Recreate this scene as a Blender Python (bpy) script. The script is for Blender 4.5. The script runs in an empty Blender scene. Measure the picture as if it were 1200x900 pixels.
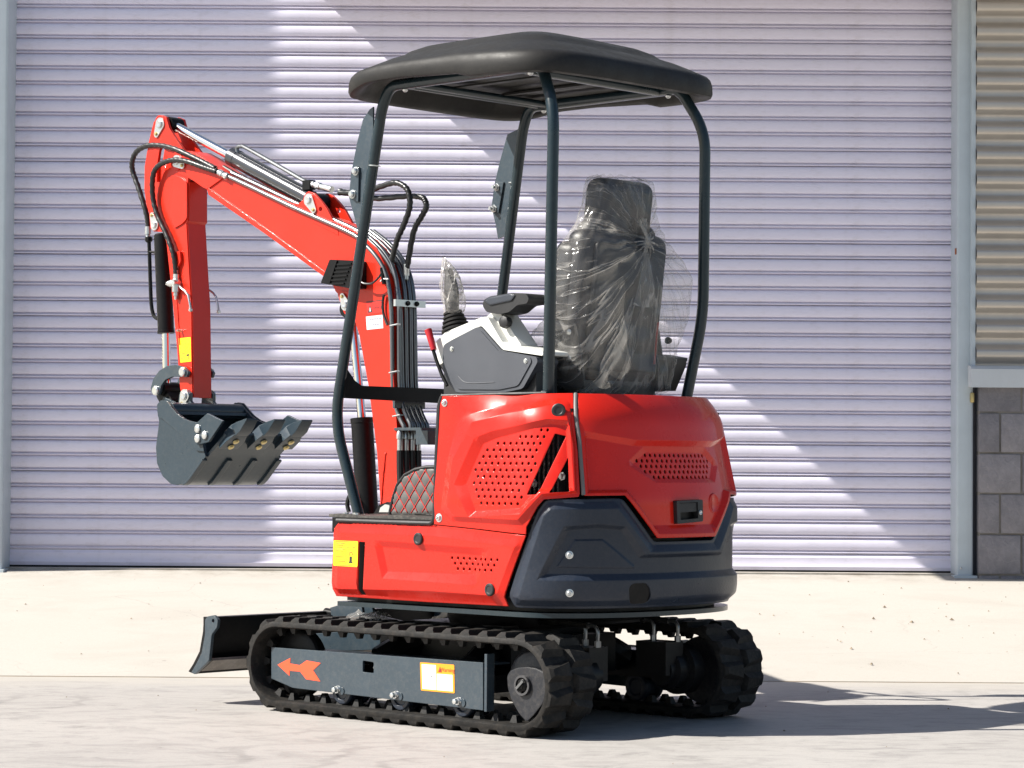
import bpy, bmesh, math, random
from mathutils import Vector, Matrix
from mathutils.geometry import delaunay_2d_cdt

random.seed(7)
scene = bpy.context.scene
COL = scene.collection

# ------------------------------------------------------------------ camera
cam_d = bpy.data.cameras.new('camera')
cam_d.sensor_width = 36.0
cam_d.lens = 90.65
cam_d.clip_start = 0.1
cam_d.clip_end = 2000
cam = bpy.data.objects.new('camera', cam_d)
COL.objects.link(cam)
cam.location = (0, 0, 0.8645)
cam.rotation_euler = (Matrix.Rotation(math.pi / 2 + 0.029665, 4, 'X') @ Matrix.Rotation(0.0068855, 4, 'Z')).to_euler()
scene.camera = cam

# ------------------------------------------------------------------ sky, sun, exposure
SUN = Vector((-1.0, -0.16, 0.936)).normalized()          # towards the sun
world = bpy.data.worlds.new('World')
scene.world = world
world.use_nodes = True
wn = world.node_tree.nodes
bg = wn['Background']
sky = wn.new('ShaderNodeTexSky')
sky.sky_type = 'NISHITA'
sky.sun_disc = False
sky.sun_elevation = math.asin(SUN.z)
sky.sun_rotation = math.atan2(SUN.x, SUN.y)
sky.air_density = 1.0
sky.dust_density = 1.0
sky.ozone_density = 1.0
world.node_tree.links.new(sky.outputs['Color'], bg.inputs['Color'])
bg.inputs['Strength'].default_value = 0.062
sun_d = bpy.data.lights.new('sun', 'SUN')
sun_d.energy = 5.0
sun_d.angle = math.radians(0.5)
sun_d.color = (1.0, 0.955, 0.88)
sun = bpy.data.objects.new('sun', sun_d)
COL.objects.link(sun)
sun.rotation_euler = SUN.to_track_quat('Z', 'Y').to_euler()
scene.view_settings.view_transform = 'Standard'
scene.view_settings.look = 'None'
scene.view_settings.gamma = 1.0
scene.view_settings.use_curve_mapping = False
scene.view_settings.exposure = 1.03
try:
    scene.cycles.max_bounces = 8
    scene.cycles.transparent_max_bounces = 16
except Exception:
    pass

# ------------------------------------------------------------------ materials
def nt(name):
    m = bpy.data.materials.new(name)
    m.use_nodes = True
    t = m.node_tree
    b = t.nodes['Principled BSDF']
    return m, t, b
def N(t, kind, **kw):
    n = t.nodes.new(kind)
    for k, v in kw.items():
        if k in n.inputs.keys(): n.inputs[k].default_value = v
        else: setattr(n, k, v)
    return n
def ramp(t, fac, stops):
    r = t.nodes.new('ShaderNodeValToRGB')
    e = r.color_ramp.elements
    while len(e) < len(stops): e.new(0.5)
    for el, (p, c) in zip(e, stops):
        el.position = p
        el.color = (c[0], c[1], c[2], 1) if hasattr(c, '__len__') else (c, c, c, 1)
    t.links.new(fac, r.inputs['Fac'])
    return r.outputs['Color']
def mixc(t, fac, a, b, mode='MIX'):
    n = t.nodes.new('ShaderNodeMix')
    n.data_type = 'RGBA'; n.blend_type = mode
    for sock, v in ((n.inputs[0], fac), (n.inputs[6], a), (n.inputs[7], b)):
        if isinstance(v, (int, float)): sock.default_value = v
        elif isinstance(v, tuple): sock.default_value = (v[0], v[1], v[2], 1)
        else: t.links.new(v, sock)
    return n.outputs[2]
def coords(t, scale=(1, 1, 1), kind='Object', rot=(0, 0, 0)):
    tc = t.nodes.new('ShaderNodeTexCoord')
    mp = t.nodes.new('ShaderNodeMapping')
    mp.inputs['Scale'].default_value = scale
    mp.inputs['Rotation'].default_value = rot
    t.links.new(tc.outputs[kind], mp.inputs['Vector'])
    return mp.outputs['Vector']
def noise(t, vec, scale, detail=4, rough=0.55, dist=0.0):
    n = N(t, 'ShaderNodeTexNoise', Scale=scale, Detail=detail, Roughness=rough, Distortion=dist)
    t.links.new(vec, n.inputs['Vector'])
    return n.outputs['Fac']
def bump(t, b, h, strength, dist=0.01, normal=None):
    n = N(t, 'ShaderNodeBump', Strength=strength, Distance=dist)
    t.links.new(h, n.inputs['Height'])
    if normal is not None: t.links.new(normal, n.inputs['Normal'])
    t.links.new(n.outputs['Normal'], b.inputs['Normal'])
    return n.outputs['Normal']
def paint(name, col, rough=0.3, coat=0.0, metal=0.0, grain=0.0, grain_scale=300, round_=0.0, dust=0.0, dust_col=(0.45, 0.4, 0.33), vary=0.06, spec=0.5, dust_scale=70):
    m, t, b = nt(name)
    v = coords(t)
    n1 = noise(t, v, 7, 5)
    lo = tuple(c * (1 - vary) for c in col); hi = tuple(min(1, c * (1 + vary)) for c in col)
    c = ramp(t, n1, [(0.3, lo), (0.7, hi)])
    if dust:
        n2 = noise(t, v, dust_scale, 9, 0.75)
        f = ramp(t, n2, [(0.45, 0.0), (0.8, dust)])
        c = mixc(t, f, c, dust_col)
    t.links.new(c, b.inputs['Base Color'])
    r = ramp(t, noise(t, v, 11, 6, 0.65), [(0.3, max(0.02, rough * 0.8)), (0.7, min(1, rough * 1.25))])
    t.links.new(r, b.inputs['Roughness'])
    b.inputs['Metallic'].default_value = metal
    b.inputs['Coat Weight'].default_value = coat
    b.inputs['Coat Roughness'].default_value = 0.06
    b.inputs['Specular IOR Level'].default_value = spec
    nrm = None
    if round_:
        bv = N(t, 'ShaderNodeBevel', Radius=round_)
        bv.samples = 4
        nrm = bv.outputs['Normal']
        t.links.new(nrm, b.inputs['Normal'])
        t.links.new(nrm, b.inputs['Coat Normal'])
    if grain:
        bump(t, b, noise(t, v, grain_scale, 3), grain, 0.002, nrm)
    return m
M = {}
M['red'] = paint('red_paint', (0.57, 0.016, 0.007), 0.28, coat=0.32, spec=0.2, round_=0.004, vary=0.04, grain=0.03, grain_scale=60)
M['red_boom'] = paint('red_boom_paint', (0.60, 0.022, 0.008), 0.33, coat=0.18, spec=0.3, round_=0.003, vary=0.05, grain=0.05, grain_scale=45)
M['navy'] = paint('dark_blue_grey_cast', (0.016, 0.022, 0.035), 0.34, coat=0.05, spec=0.35, grain=0.30, grain_scale=130, round_=0.006, vary=0.08, dust=0.03)
M['hubcast'] = paint('dark_cast_hub', (0.013, 0.014, 0.018), 0.42, spec=0.4, grain=0.5, grain_scale=70, round_=0.006, vary=0.2, dust=0.10)
M['slate'] = paint('slate_grey_paint', (0.026, 0.042, 0.056), 0.34, coat=0.2, round_=0.003, vary=0.08, dust=0.08, grain=0.05, grain_scale=60)
M['post'] = paint('post_paint', (0.009, 0.020, 0.026), 0.30, coat=0.2, spec=0.35, vary=0.08, dust=0.03, grain=0.04, grain_scale=120)
M['black'] = paint('black_paint', (0.006, 0.006, 0.0065), 0.38, vary=0.2, dust=0.015, spec=0.18)
M['blackp'] = paint('black_plastic', (0.013, 0.013, 0.014), 0.5, grain=0.25, grain_scale=500, vary=0.15)
M['rubber'] = paint('black_rubber', (0.012, 0.0117, 0.0115), 0.62, spec=0.3, grain=0.4, grain_scale=130, vary=0.25, dust=0.10, dust_col=(0.16, 0.13, 0.10))
M['tread'] = paint('dusty_tread_rubber', (0.011, 0.0107, 0.0103), 0.64, spec=0.2, grain=0.5, grain_scale=110, vary=0.3, dust=0.24, dust_col=(0.14, 0.115, 0.09), dust_scale=26)
M['canopy'] = paint('dark_grey_moulded_plastic', (0.016, 0.0152, 0.0145), 0.55, spec=0.25, grain=0.18, grain_scale=420, vary=0.06, dust=0.02)
M['chrome'] = paint('chromed_rod', (0.75, 0.75, 0.76), 0.09, metal=1.0, vary=0.03)
M['steel'] = paint('zinc_plated_steel', (0.62, 0.63, 0.62), 0.30, metal=0.9, vary=0.10, grain=0.05, grain_scale=200)
M['tube'] = paint('plated_steel_tube', (0.20, 0.205, 0.21), 0.32, metal=0.9, vary=0.08)
M['gunmetal'] = paint('dark_glossy_barrel', (0.10, 0.10, 0.105), 0.2, metal=0.75, vary=0.08)
M['hose'] = paint('hydraulic_hose_rubber', (0.010, 0.010, 0.010), 0.36, vary=0.2)
M['consg'] = paint('dark_grey_textured_plastic', (0.055, 0.060, 0.072), 0.5, grain=0.4, grain_scale=600, vary=0.06)
M['consw'] = paint('light_grey_plastic', (0.62, 0.62, 0.58), 0.42, grain=0.15, grain_scale=500, vary=0.03)
M['redgrip'] = paint('dark_red_rubber_grip', (0.36, 0.006, 0.012), 0.35, vary=0.08)
M['seat'] = paint('black_seat_vinyl', (0.014, 0.015, 0.019), 0.42, grain=0.3, grain_scale=260, vary=0.15)
M['quilt'] = paint('grey_quilted_vinyl', (0.105, 0.098, 0.092), 0.5, grain=0.3, grain_scale=400, vary=0.08)
M['stitch'] = paint('red_thread', (0.48, 0.022, 0.015), 0.6)
M['yellow'] = paint('yellow_sticker', (0.86, 0.64, 0.010), 0.4, vary=0.02)
M['orange'] = paint('orange_sticker', (0.84, 0.30, 0.012), 0.4, vary=0.02)
M['arrow'] = paint('orange_red_vinyl', (0.86, 0.085, 0.028), 0.38, vary=0.03)
M['white'] = paint('white_sticker', (0.60, 0.60, 0.62), 0.4, vary=0.02)
M['ink'] = paint('black_print', (0.02, 0.02, 0.02), 0.5)
M['inkg'] = paint('grey_print', (0.30, 0.30, 0.34), 0.5)
M['inkr'] = paint('dark_red_print', (0.30, 0.03, 0.02), 0.5)
M['ziptie'] = paint('white_nylon', (0.72, 0.72, 0.70), 0.45)
M['brass'] = paint('gold_passivated_bolt', (0.55, 0.44, 0.20), 0.35, metal=0.8)
M['floor'] = paint('rubber_floor_mat', (0.035, 0.033, 0.030), 0.6, dust=0.3, vary=0.2)
M['gasket'] = paint('grey_rubber_seal', (0.13, 0.125, 0.12), 0.6, grain=0.4, grain_scale=150, vary=0.15)
M['bucket'] = paint('bucket_paint', (0.021, 0.036, 0.049), 0.32, spec=0.4, coat=0.05, round_=0.003, vary=0.06, dust=0.05, grain=0.08, grain_scale=50)

# clear polythene film
def film(name, dens, knot=None):
    m, t, b = nt(name)
    t.nodes.remove(b)
    out = t.nodes['Material Output']
    v = coords(t)
    def ridge(vec, sc, w, dist):
        n_ = noise(t, vec, sc, 2, 0.5, dist)
        return ramp(t, n_, [(0.5 - w, 0.0), (0.5, 1.0), (0.5 + w, 0.0)])
    r1 = ridge(coords(t, (1, 1, 0.18)), 7.5, 0.020, 0.5)
    r2 = ridge(coords(t, (1, 1, 0.35), rot=(0.5, 0.3, 0)), 6, 0.016, 0.4)
    r3 = ridge(coords(t, (1, 1, 0.22), rot=(-0.5, 0.2, 0)), 13, 0.022, 0.5)
    big = mixc(t, 0.5, mixc(t, 1.0, r1, r2, 'LIGHTEN'), r3, 'ADD')
    if knot:
        # long folds that fan out from the knot
        sp = t.nodes.new('ShaderNodeSeparateXYZ'); t.links.new(v, sp.inputs[0])
        def mth(op, a, b_):
            n_ = N(t, 'ShaderNodeMath', operation=op)
            for i_, q_ in enumerate((a, b_)):
                if isinstance(q_, (int, float)): n_.inputs[i_].default_value = q_
                elif q_ is not None: t.links.new(q_, n_.inputs[i_])
            return n_.outputs[0]
        dy = mth('SUBTRACT', sp.outputs['Y'], knot[0]); dz = mth('SUBTRACT', sp.outputs['Z'], knot[1])
        an = mth('ARCTAN2', dz, dy); rd = mth('SQRT', mth('ADD', mth('MULTIPLY', dy, dy), mth('MULTIPLY', dz, dz)), None)
        cx = t.nodes.new('ShaderNodeCombineXYZ')
        t.links.new(mth('MULTIPLY', an, 1.0), cx.inputs[0]); t.links.new(mth('MULTIPLY', rd, 0.32), cx.inputs[1])
        t.links.new(mth('MULTIPLY', sp.outputs['X'], 0.35), cx.inputs[2])
        f1 = noise(t, cx.outputs[0], 3.1, 3, 0.55, 0.15)
        f2 = noise(t, cx.outputs[0], 9.5, 2, 0.5, 0.05)
        q1 = ramp(t, f1, [(0.40, 0.0), (0.49, 0.45), (0.515, 0.9), (0.53, 0.15), (0.62, 0.0)])
        q2 = ramp(t, f2, [(0.455, 0.0), (0.50, 0.85), (0.515, 0.1), (0.54, 0.0)])
        rad = mixc(t, 1.0, q1, q2, 'LIGHTEN')
        big = mixc(t, 0.08, rad, r2, 'ADD')
    bm = N(t, 'ShaderNodeBump', Strength=0.6, Distance=0.008)
    t.links.new(big, bm.inputs['Height'])
    tr = N(t, 'ShaderNodeBsdfTransparent', Color=(0.97, 0.97, 0.96, 1))
    gl = N(t, 'ShaderNodeBsdfGlossy', Color=(1, 1, 1, 1), Roughness=0.14)
    df = N(t, 'ShaderNodeBsdfDiffuse', Color=(0.74, 0.71, 0.67, 1))
    tl = N(t, 'ShaderNodeBsdfTranslucent', Color=(0.74, 0.71, 0.67, 1))
    for n in (gl, df, tl): t.links.new(bm.outputs['Normal'], n.inputs['Normal'])
    m1 = N(t, 'ShaderNodeMixShader', Fac=0.5)
    t.links.new(df.outputs[0], m1.inputs[1]); t.links.new(tl.outputs[0], m1.inputs[2])
    fr = N(t, 'ShaderNodeLayerWeight', Blend=0.28)
    t.links.new(bm.outputs['Normal'], fr.inputs['Normal'])
    cr = ramp(t, big, [(0.0, dens), (0.30, dens * 1.5), (1.0, min(1, dens * 5.5))])
    m2 = N(t, 'ShaderNodeMixShader')
    t.links.new(cr, m2.inputs['Fac'])
    t.links.new(tr.outputs[0], m2.inputs[1]); t.links.new(m1.outputs[0], m2.inputs[2])
    m3 = N(t, 'ShaderNodeMixShader')
    f = ramp(t, fr.outputs['Facing'], [(0.0, 0.012), (0.6, 0.05), (1.0, 0.42)])
    t.links.new(f, m3.inputs['Fac'])
    t.links.new(m2.outputs[0], m3.inputs[1]); t.links.new(gl.outputs[0], m3.inputs[2])
    t.links.new(m3.outputs[0], out.inputs['Surface'])
    return m
M['film'] = film('clear_plastic_film', 0.085, (-0.090, 1.595))
M['film2'] = film('crumpled_clear_plastic', 0.22)

# hose with spiral wrap relief handled in geometry; setting materials
def concrete(name, base, dark, light, streak):
    m, t, b = nt(name)
    v = coords(t, kind='Object')
    big = noise(t, v, 0.55, 6, 0.6, 0.4)
    c = ramp(t, big, [(0.30, light), (0.72, base)])
    fine = noise(t, v, 60, 6, 0.7)
    c = mixc(t, ramp(t, fine, [(0.35, 0.16), (0.65, 0.0)]), c, dark)
    if streak:
        v2 = coords(t, (0.9, 1.5, 1), rot=(0, 0, 0.10))
        s1 = noise(t, v2, 3.6, 10, 0.70, 1.8)
        c = mixc(t, ramp(t, s1, [(0.48, 0.0), (0.72, 0.50)]), c, dark)
        v3 = coords(t, (0.9, 2.2, 1), rot=(0, 0, -0.26))
        s2 = noise(t, v3, 4.2, 8, 0.7, 2.2)
        c = mixc(t, ramp(t, s2, [(0.53, 0.0), (0.68, 0.38)]), c, tuple(0.62 * x for x in dark))
        # curved tyre scuffs
        w = N(t, 'ShaderNodeTexWave', Scale=1.1, Distortion=9.0, Detail=5.0)
        w.inputs['Detail Scale'].default_value = 1.6
        t.links.new(coords(t, (1.0, 1.3, 1), rot=(0, 0, 0.35)), w.inputs['Vector'])
        msk = noise(t, v, 0.9, 3)
        wf = ramp(t, w.outputs['Fac'], [(0.84, 0.0), (0.99, 0.26)])
        wf = mixc(t, ramp(t, msk, [(0.48, 0.0), (0.62, 1.0)]), (0, 0, 0), wf)
        c = mixc(t, wf, c, tuple(0.7 * x for x in dark))
    else:
        s1 = noise(t, coords(t, (0.7, 1.2, 1), rot=(0, 0, 0.2)), 2.2, 8, 0.66, 0.8)
        c = mixc(t, ramp(t, s1, [(0.48, 0.0), (0.78, 0.55)]), c, dark)
        vo = N(t, 'ShaderNodeTexVoronoi', Scale=0.8)
        vo.feature = 'DISTANCE_TO_EDGE'
        wob = noise(t, v, 3.0, 5, 0.6)
        av = t.nodes.new('ShaderNodeMixRGB'); av.blend_type = 'ADD'; av.inputs[0].default_value = 0.25
        t.links.new(v, av.inputs[1]); t.links.new(wob, av.inputs[2]); t.links.new(av.outputs[0], vo.inputs['Vector'])
        crk = ramp(t, vo.outputs['Distance'], [(0.0, 0.22), (0.004, 0.0)])
        crk = mixc(t, ramp(t, noise(t, v, 0.8, 2), [(0.50, 0.0), (0.56, 1.0)]), (0, 0, 0), crk)
        c = mixc(t, crk, c, (0.16, 0.15, 0.14))
        pt = noise(t, v, 34, 2, 0.5)
        c = mixc(t, ramp(t, pt, [(0.74, 0.0), (0.79, 0.6)]), c, tuple(0.45 * x for x in dark))
        # dirt gathers along the foot of the door
        sp = t.nodes.new('ShaderNodeSeparateXYZ'); t.links.new(v, sp.inputs[0])
        mr = N(t, 'ShaderNodeMapRange')
        for k_, v_ in ((1, 12.45), (2, 12.75), (3, 0.0), (4, 0.7)): mr.inputs[k_].default_value = v_
        t.links.new(sp.outputs['Y'], mr.inputs[0])
        dd = mixc(t, mr.outputs[0], (0, 0, 0), ramp(t, noise(t, v, 7, 8, 0.75), [(0.4, 0.0), (0.7, 1.0)]))
        c = mixc(t, dd, c, (0.20, 0.17, 0.13))
    if streak:
        # cleaner pale margin along the joint where tyres do not scrub
        sp = t.nodes.new('ShaderNodeSeparateXYZ')
        tc = t.nodes.new('ShaderNodeTexCoord')
        t.links.new(tc.outputs['Object'], sp.inputs[0])
        jig = N(t, 'ShaderNodeMath', operation='MULTIPLY_ADD')
        t.links.new(noise(t, coords(t, (1.0, 4.0, 1)), 1.7, 5), jig.inputs[0])
        jig.inputs[1].default_value = 0.7
        t.links.new(sp.outputs['Y'], jig.inputs[2])
        mr = N(t, 'ShaderNodeMapRange')
        for k_, v_ in ((1, 10.10), (2, 10.45), (3, 0.0), (4, 0.92)): mr.inputs[k_].default_value = v_
        t.links.new(jig.outputs[0], mr.inputs[0])
        c = mixc(t, mr.outputs[0], c, (0.405, 0.378, 0.338))
    t.links.new(c, b.inputs['Base Color'])
    b.inputs['Specular IOR Level'].default_value = 0.3
    b.inputs['Roughness'].default_value = 0.62 if streak else 0.8
    agg = noise(t, v, 190, 4, 0.7)
    c3 = mixc(t, ramp(t, agg, [(0.36, 0.22), (0.50, 0.0), (0.66, 0.0)]), c, tuple(0.7 * x for x in dark))
    t.links.new(c3, b.inputs['Base Color'])
    bump(t, b, mixc(t, 0.5, fine, agg), 0.25, 0.004)
    return m
M['yard'] = concrete('worn_grey_concrete', (0.355, 0.335, 0.315), (0.17, 0.16, 0.155), (0.41, 0.39, 0.365), True)
M['apron'] = concrete('pale_cream_concrete', (0.412, 0.386, 0.345), (0.325, 0.300, 0.265), (0.435, 0.410, 0.370), False)
M['jointm'] = paint('joint_filler', (0.20, 0.155, 0.10), 0.9, vary=0.4, grain=0.6, grain_scale=80)
M['earth'] = paint('distant_ground', (0.30, 0.28, 0.25), 0.9, vary=0.1)

def door_mat():
    m, t, b = nt('lavender_white_slat_paint')
    v = coords(t, (0.25, 1, 6))
    n1 = noise(t, v, 3.0, 5)
    c = ramp(t, n1, [(0.3, (0.735, 0.70, 0.825)), (0.7, (0.785, 0.752, 0.865))])
    oi = t.nodes.new('ShaderNodeObjectInfo')
    c = mixc(t, 1.0, c, ramp(t, oi.outputs['Random'], [(0.0, (0.93, 0.93, 0.935)), (1.0, (1.0, 1.0, 1.0))]), 'MULTIPLY')
    ver = noise(t, coords(t, (2.2, 1, 0.10)), 5, 6, 0.65)
    c = mixc(t, ramp(t, ver, [(0.55, 0.0), (0.85, 0.22)]), c, (0.40, 0.36, 0.36))
    sp = noise(t, coords(t, (1, 1, 1)), 95, 3, 0.6)
    c = mixc(t, ramp(t, sp, [(0.72, 0.0), (0.78, 0.55)]), c, (0.20, 0.17, 0.15))
    dn = noise(t, coords(t, (1.2, 1, 3)), 9, 7, 0.7)
    c = mixc(t, ramp(t, dn, [(0.52, 0.0), (0.80, 0.30)]), c, (0.33, 0.28, 0.24))
    t.links.new(c, b.inputs['Base Color'])
    b.inputs['Roughness'].default_value = 0.48
    b.inputs['Specular IOR Level'].default_value = 0.35
    dent = noise(t, coords(t, (1.0, 1, 1.2)), 2.6, 2, 0.4)
    n_ = bump(t, b, dn, 0.06, 0.003)
    bump(t, b, dent, 0.5, 0.02, n_)
    return m
M['slat'] = door_mat()
M['slatgap'] = paint('slat_hinge_steel', (0.16, 0.15, 0.17), 0.6, vary=0.2)
M['column'] = paint('pale_blue_grey_steel', (0.47, 0.53, 0.565), 0.45, vary=0.06, dust=0.10, dust_col=(0.42, 0.38, 0.32), grain=0.1, grain_scale=30)
M['clad'] = paint('grey_corrugated_sheet', (0.50, 0.46, 0.41), 0.36, vary=0.05, dust=0.04, metal=0.55)
M['flash'] = paint('pale_flashing', (0.52, 0.55, 0.57), 0.45, vary=0.05, dust=0.12)
def block_mat():
    m, t, b = nt('dark_grey_concrete_block')
    v = coords(t, kind='Object')
    n1 = noise(t, v, 14, 8, 0.7)
    c = ramp(t, n1, [(0.3, (0.17, 0.165, 0.18)), (0.7, (0.26, 0.25, 0.265))])
    w = N(t, 'ShaderNodeTexWave', Scale=5.0, Distortion=18.0, Detail=5.0)
    t.links.new(coords(t, (1, 1, 1), rot=(0, 0.9, 0)), w.inputs['Vector'])
    c = mixc(t, ramp(t, w.outputs['Fac'], [(0.95, 0.0), (1.0, 0.16)]), c, (0.36, 0.34, 0.33))
    t.links.new(c, b.inputs['Base Color'])
    oi = t.nodes.new('ShaderNodeObjectInfo')
    c2 = mixc(t, 1.0, c, ramp(t, oi.outputs['Random'], [(0.0, (0.78, 0.78, 0.80)), (1.0, (1.15, 1.13, 1.12))]), 'MULTIPLY')
    t.links.new(c2, b.inputs['Base Color'])
    b.inputs['Roughness'].default_value = 0.85
    bump(t, b, noise(t, v, 22, 9, 0.75), 0.9, 0.012)
    return m
M['block'] = block_mat()
M['mortar'] = paint('mortar', (0.19, 0.175, 0.155), 0.95, vary=0.3, grain=0.5, grain_scale=90)

# ------------------------------------------------------------------ mesh helpers
class MB:
    def __init__(s): s.v = []; s.f = []
    def add(s, vs, fs):
        o = len(s.v)
        s.v += [tuple(v) for v in vs]
        s.f += [tuple(i + o for i in f) for f in fs]
        return s
    def box(s, c, d, rot=None):
        hx, hy, hz = d[0] / 2, d[1] / 2, d[2] / 2
        vs = [Vector((x, y, z)) for x in (-hx, hx) for y in (-hy, hy) for z in (-hz, hz)]
        if rot is not None: vs = [rot @ v for v in vs]
        c = Vector(c)
        return s.add([v + c for v in vs], [(0, 1, 3, 2), (4, 6, 7, 5), (0, 4, 5, 1), (2, 3, 7, 6), (0, 2, 6, 4), (1, 5, 7, 3)])
    def cyl(s, a, b, r0, r1=None, n=20, cap=True):
        a, b = Vector(a), Vector(b); r1 = r0 if r1 is None else r1
        return s.lathe(a, (b - a), [(0, r0), ((b - a).length, r1)], n, cap)
    def lathe(s, a, axis, prof, n=20, cap=True):
        a = Vector(a); ax = Vector(axis).normalized()
        u = ax.orthogonal().normalized(); w = ax.cross(u)
        vs = []; fs = []
        for h, r in prof:
            for i in range(n):
                t = 2 * math.pi * i / n
                vs.append(a + ax * h + (u * math.cos(t) + w * math.sin(t)) * r)
        k = len(prof)
        for j in range(k - 1):
            for i in range(n):
                i2 = (i + 1) % n
                fs.append((j * n + i, j * n + i2, (j + 1) * n + i2, (j + 1) * n + i))
        if cap:
            fs.append(tuple(reversed(range(n)))); fs.append(tuple((k - 1) * n + i for i in range(n)))
        return s.add(vs, fs)
    def tube(s, path, r, n=10, cap=True, ripple=0.0):
        P = [Vector(p) for p in path]
        vs = []; fs = []
        t0 = (P[1] - P[0]).normalized(); u = t0.orthogonal().normalized()
        for i, q in enumerate(P):
            a = P[max(0, i - 1)]; b = P[min(len(P) - 1, i + 1)]
            t = (b - a)
            if t.length < 1e-9: t = t0
            t = t.normalized()
            u = (u - t * u.dot(t))
            u = u.normalized() if u.length > 1e-6 else t.orthogonal().normalized()
            w = t.cross(u)
            for j in range(n):
                an = 2 * math.pi * j / n
                rr = r(i / (len(P) - 1)) if callable(r) else r
                rr = rr * (1 + ripple * math.sin(an + i * 1.9))
                vs.append(q + (u * math.cos(an) + w * math.sin(an)) * rr)
        for i in range(len(P) - 1):
            for j in range(n):
                j2 = (j + 1) % n
                fs.append((i * n + j, i * n + j2, (i + 1) * n + j2, (i + 1) * n + j))
        if cap:
            fs.append(tuple(reversed(range(n)))); fs.append(tuple((len(P) - 1) * n + j for j in range(n)))
        return s.add(vs, fs)
    def sheet(s, fn, us, vs_):
        vs = [fn(u, v) for v in vs_ for u in us]
        n = len(us); fs = []
        for j in range(len(vs_) - 1):
            for i in range(n - 1):
                fs.append((j * n + i, j * n + i + 1, (j + 1) * n + i + 1, (j + 1) * n + i))
        return s.add(vs, fs)
    def loft(s, rings, closed=True, cap=True):
        n = len(rings[0]); vs = [p for r in rings for p in r]; fs = []
        for j in range(len(rings) - 1):
            for i in range(n if closed else n - 1):
                i2 = (i + 1) % n
                fs.append((j * n + i, j * n + i2, (j + 1) * n + i2, (j + 1) * n + i))
        if cap:
            fs.append(tuple(reversed(range(n)))); fs.append(tuple((len(rings) - 1) * n + i for i in range(n)))
        return s.add(vs, fs)
    def prism(s, poly, holes, m0, m1):
        """poly and holes in 2D; m0, m1 map (u, v) to 3D on the two faces"""
        tris, pts = cdt(poly, holes, [])
        o = len(pts)
        vs = [m0(p) for p in pts] + [m1(p) for p in pts]
        fs = [tuple(t) for t in tris] + [tuple(i + o for i in reversed(t)) for t in tris]
        cnt = {}
        for t in tris:
            for a, b in ((t[0], t[1]), (t[1], t[2]), (t[2], t[0])):
                k = (min(a, b), max(a, b))
                cnt[k] = None if k in cnt else (a, b)
        for k, e in cnt.items():
            if e: fs.append((e[1], e[0], e[0] + o, e[1] + o))
        return s.add(vs, fs)
def pip(p, poly):
    x, y = p; c = False; j = len(poly) - 1
    for i in range(len(poly)):
        xi, yi = poly[i]; xj, yj = poly[j]
        if (yi > y) != (yj > y) and x < (xj - xi) * (y - yi) / (yj - yi) + xi: c = not c
        j = i
    return c
def dist_poly(p, poly):
    best = 9e9; x, y = p
    for (ax, ay), (bx, by) in zip(poly, poly[1:] + poly[:1]):
        dx, dy = bx - ax, by - ay
        l = dx * dx + dy * dy
        t = 0 if l == 0 else max(0, min(1, ((x - ax) * dx + (y - ay) * dy) / l))
        d = (x - ax - t * dx) ** 2 + (y - ay - t * dy) ** 2
        if d < best: best = d
    return math.sqrt(best)
def cdt(poly, holes, extra_polys, grid=None, circles=()):
    vs = []; es = []
    def loop(q, closed=True):
        o = len(vs); n = len(q)
        vs.extend(Vector(p) for p in q)
        es.extend((o + i, o + (i + 1) % n) for i in range(n if closed else n - 1))
    loop(poly)
    for h in holes: loop(h)
    for c in circles:
        loop([(c[0] + c[2] * math.cos(k * math.pi / 4), c[1] + c[2] * math.sin(k * math.pi / 4)) for k in range(8)])
    for e in extra_polys: loop(e)
    if grid:
        for p in grid: vs.append(Vector(p))
    V, E, F, *_ = delaunay_2d_cdt(vs, es, [], 0, 1e-5)
    bb = [(min(p[0] for p in h), max(p[0] for p in h), min(p[1] for p in h), max(p[1] for p in h), h) for h in holes]
    tris = []
    for f in F:
        c = ((V[f[0]].x + V[f[1]].x + V[f[2]].x) / 3, (V[f[0]].y + V[f[1]].y + V[f[2]].y) / 3)
        if not pip(c, poly): continue
        if any(b[0] < c[0] < b[1] and b[2] < c[1] < b[3] and pip(c, b[4]) for b in bb): continue
        if any((c[0] - q[0]) ** 2 + (c[1] - q[1]) ** 2 < (q[2] * 0.9) ** 2 for q in circles): continue
        a, b_, d = V[f[0]], V[f[1]], V[f[2]]
        ar = (b_.x - a.x) * (d.y - a.y) - (b_.y - a.y) * (d.x - a.x)
        if abs(ar) < 1e-12: continue
        tris.append(tuple(f) if ar > 0 else tuple(reversed(f)))
    return tris, [(p.x, p.y) for p in V]
def obj(name, mb, mat, parent=None, ang=35, loc=None, recalc=True):
    me = bpy.data.meshes.new(name)
    me.from_pydata(mb.v, [], mb.f)
    if recalc:
        b = bmesh.new(); b.from_mesh(me)
        bmesh.ops.recalc_face_normals(b, faces=b.faces)
        b.to_mesh(me); b.free()
    me.materials.append(M[mat] if isinstance(mat, str) else mat)
    me.shade_smooth()
    if ang < 180: me.set_sharp_from_angle(angle=math.radians(ang))
    me.update()
    o = bpy.data.objects.new(name, me)
    COL.objects.link(o)
    if parent is not None: o.parent = parent
    if loc: o.location = loc
    return o
def copy_part(o, parent, mat=None):
    c = o.copy(); COL.objects.link(c); c.parent = parent
    if mat is not None: c.matrix_local = mat
    return c
def tag(o, label=None, cat=None, group=None, kind=None):
    for k, v in (('label', label), ('category', cat), ('group', group), ('kind', kind)):
        if v: o[k] = v
    return o
def empty(name, loc, rz=0):
    o = bpy.data.objects.new(name, None); COL.objects.link(o)
    o.location = loc; o.rotation_euler = (0, 0, rz); o.empty_display_size = 0.1
    return o
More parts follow.
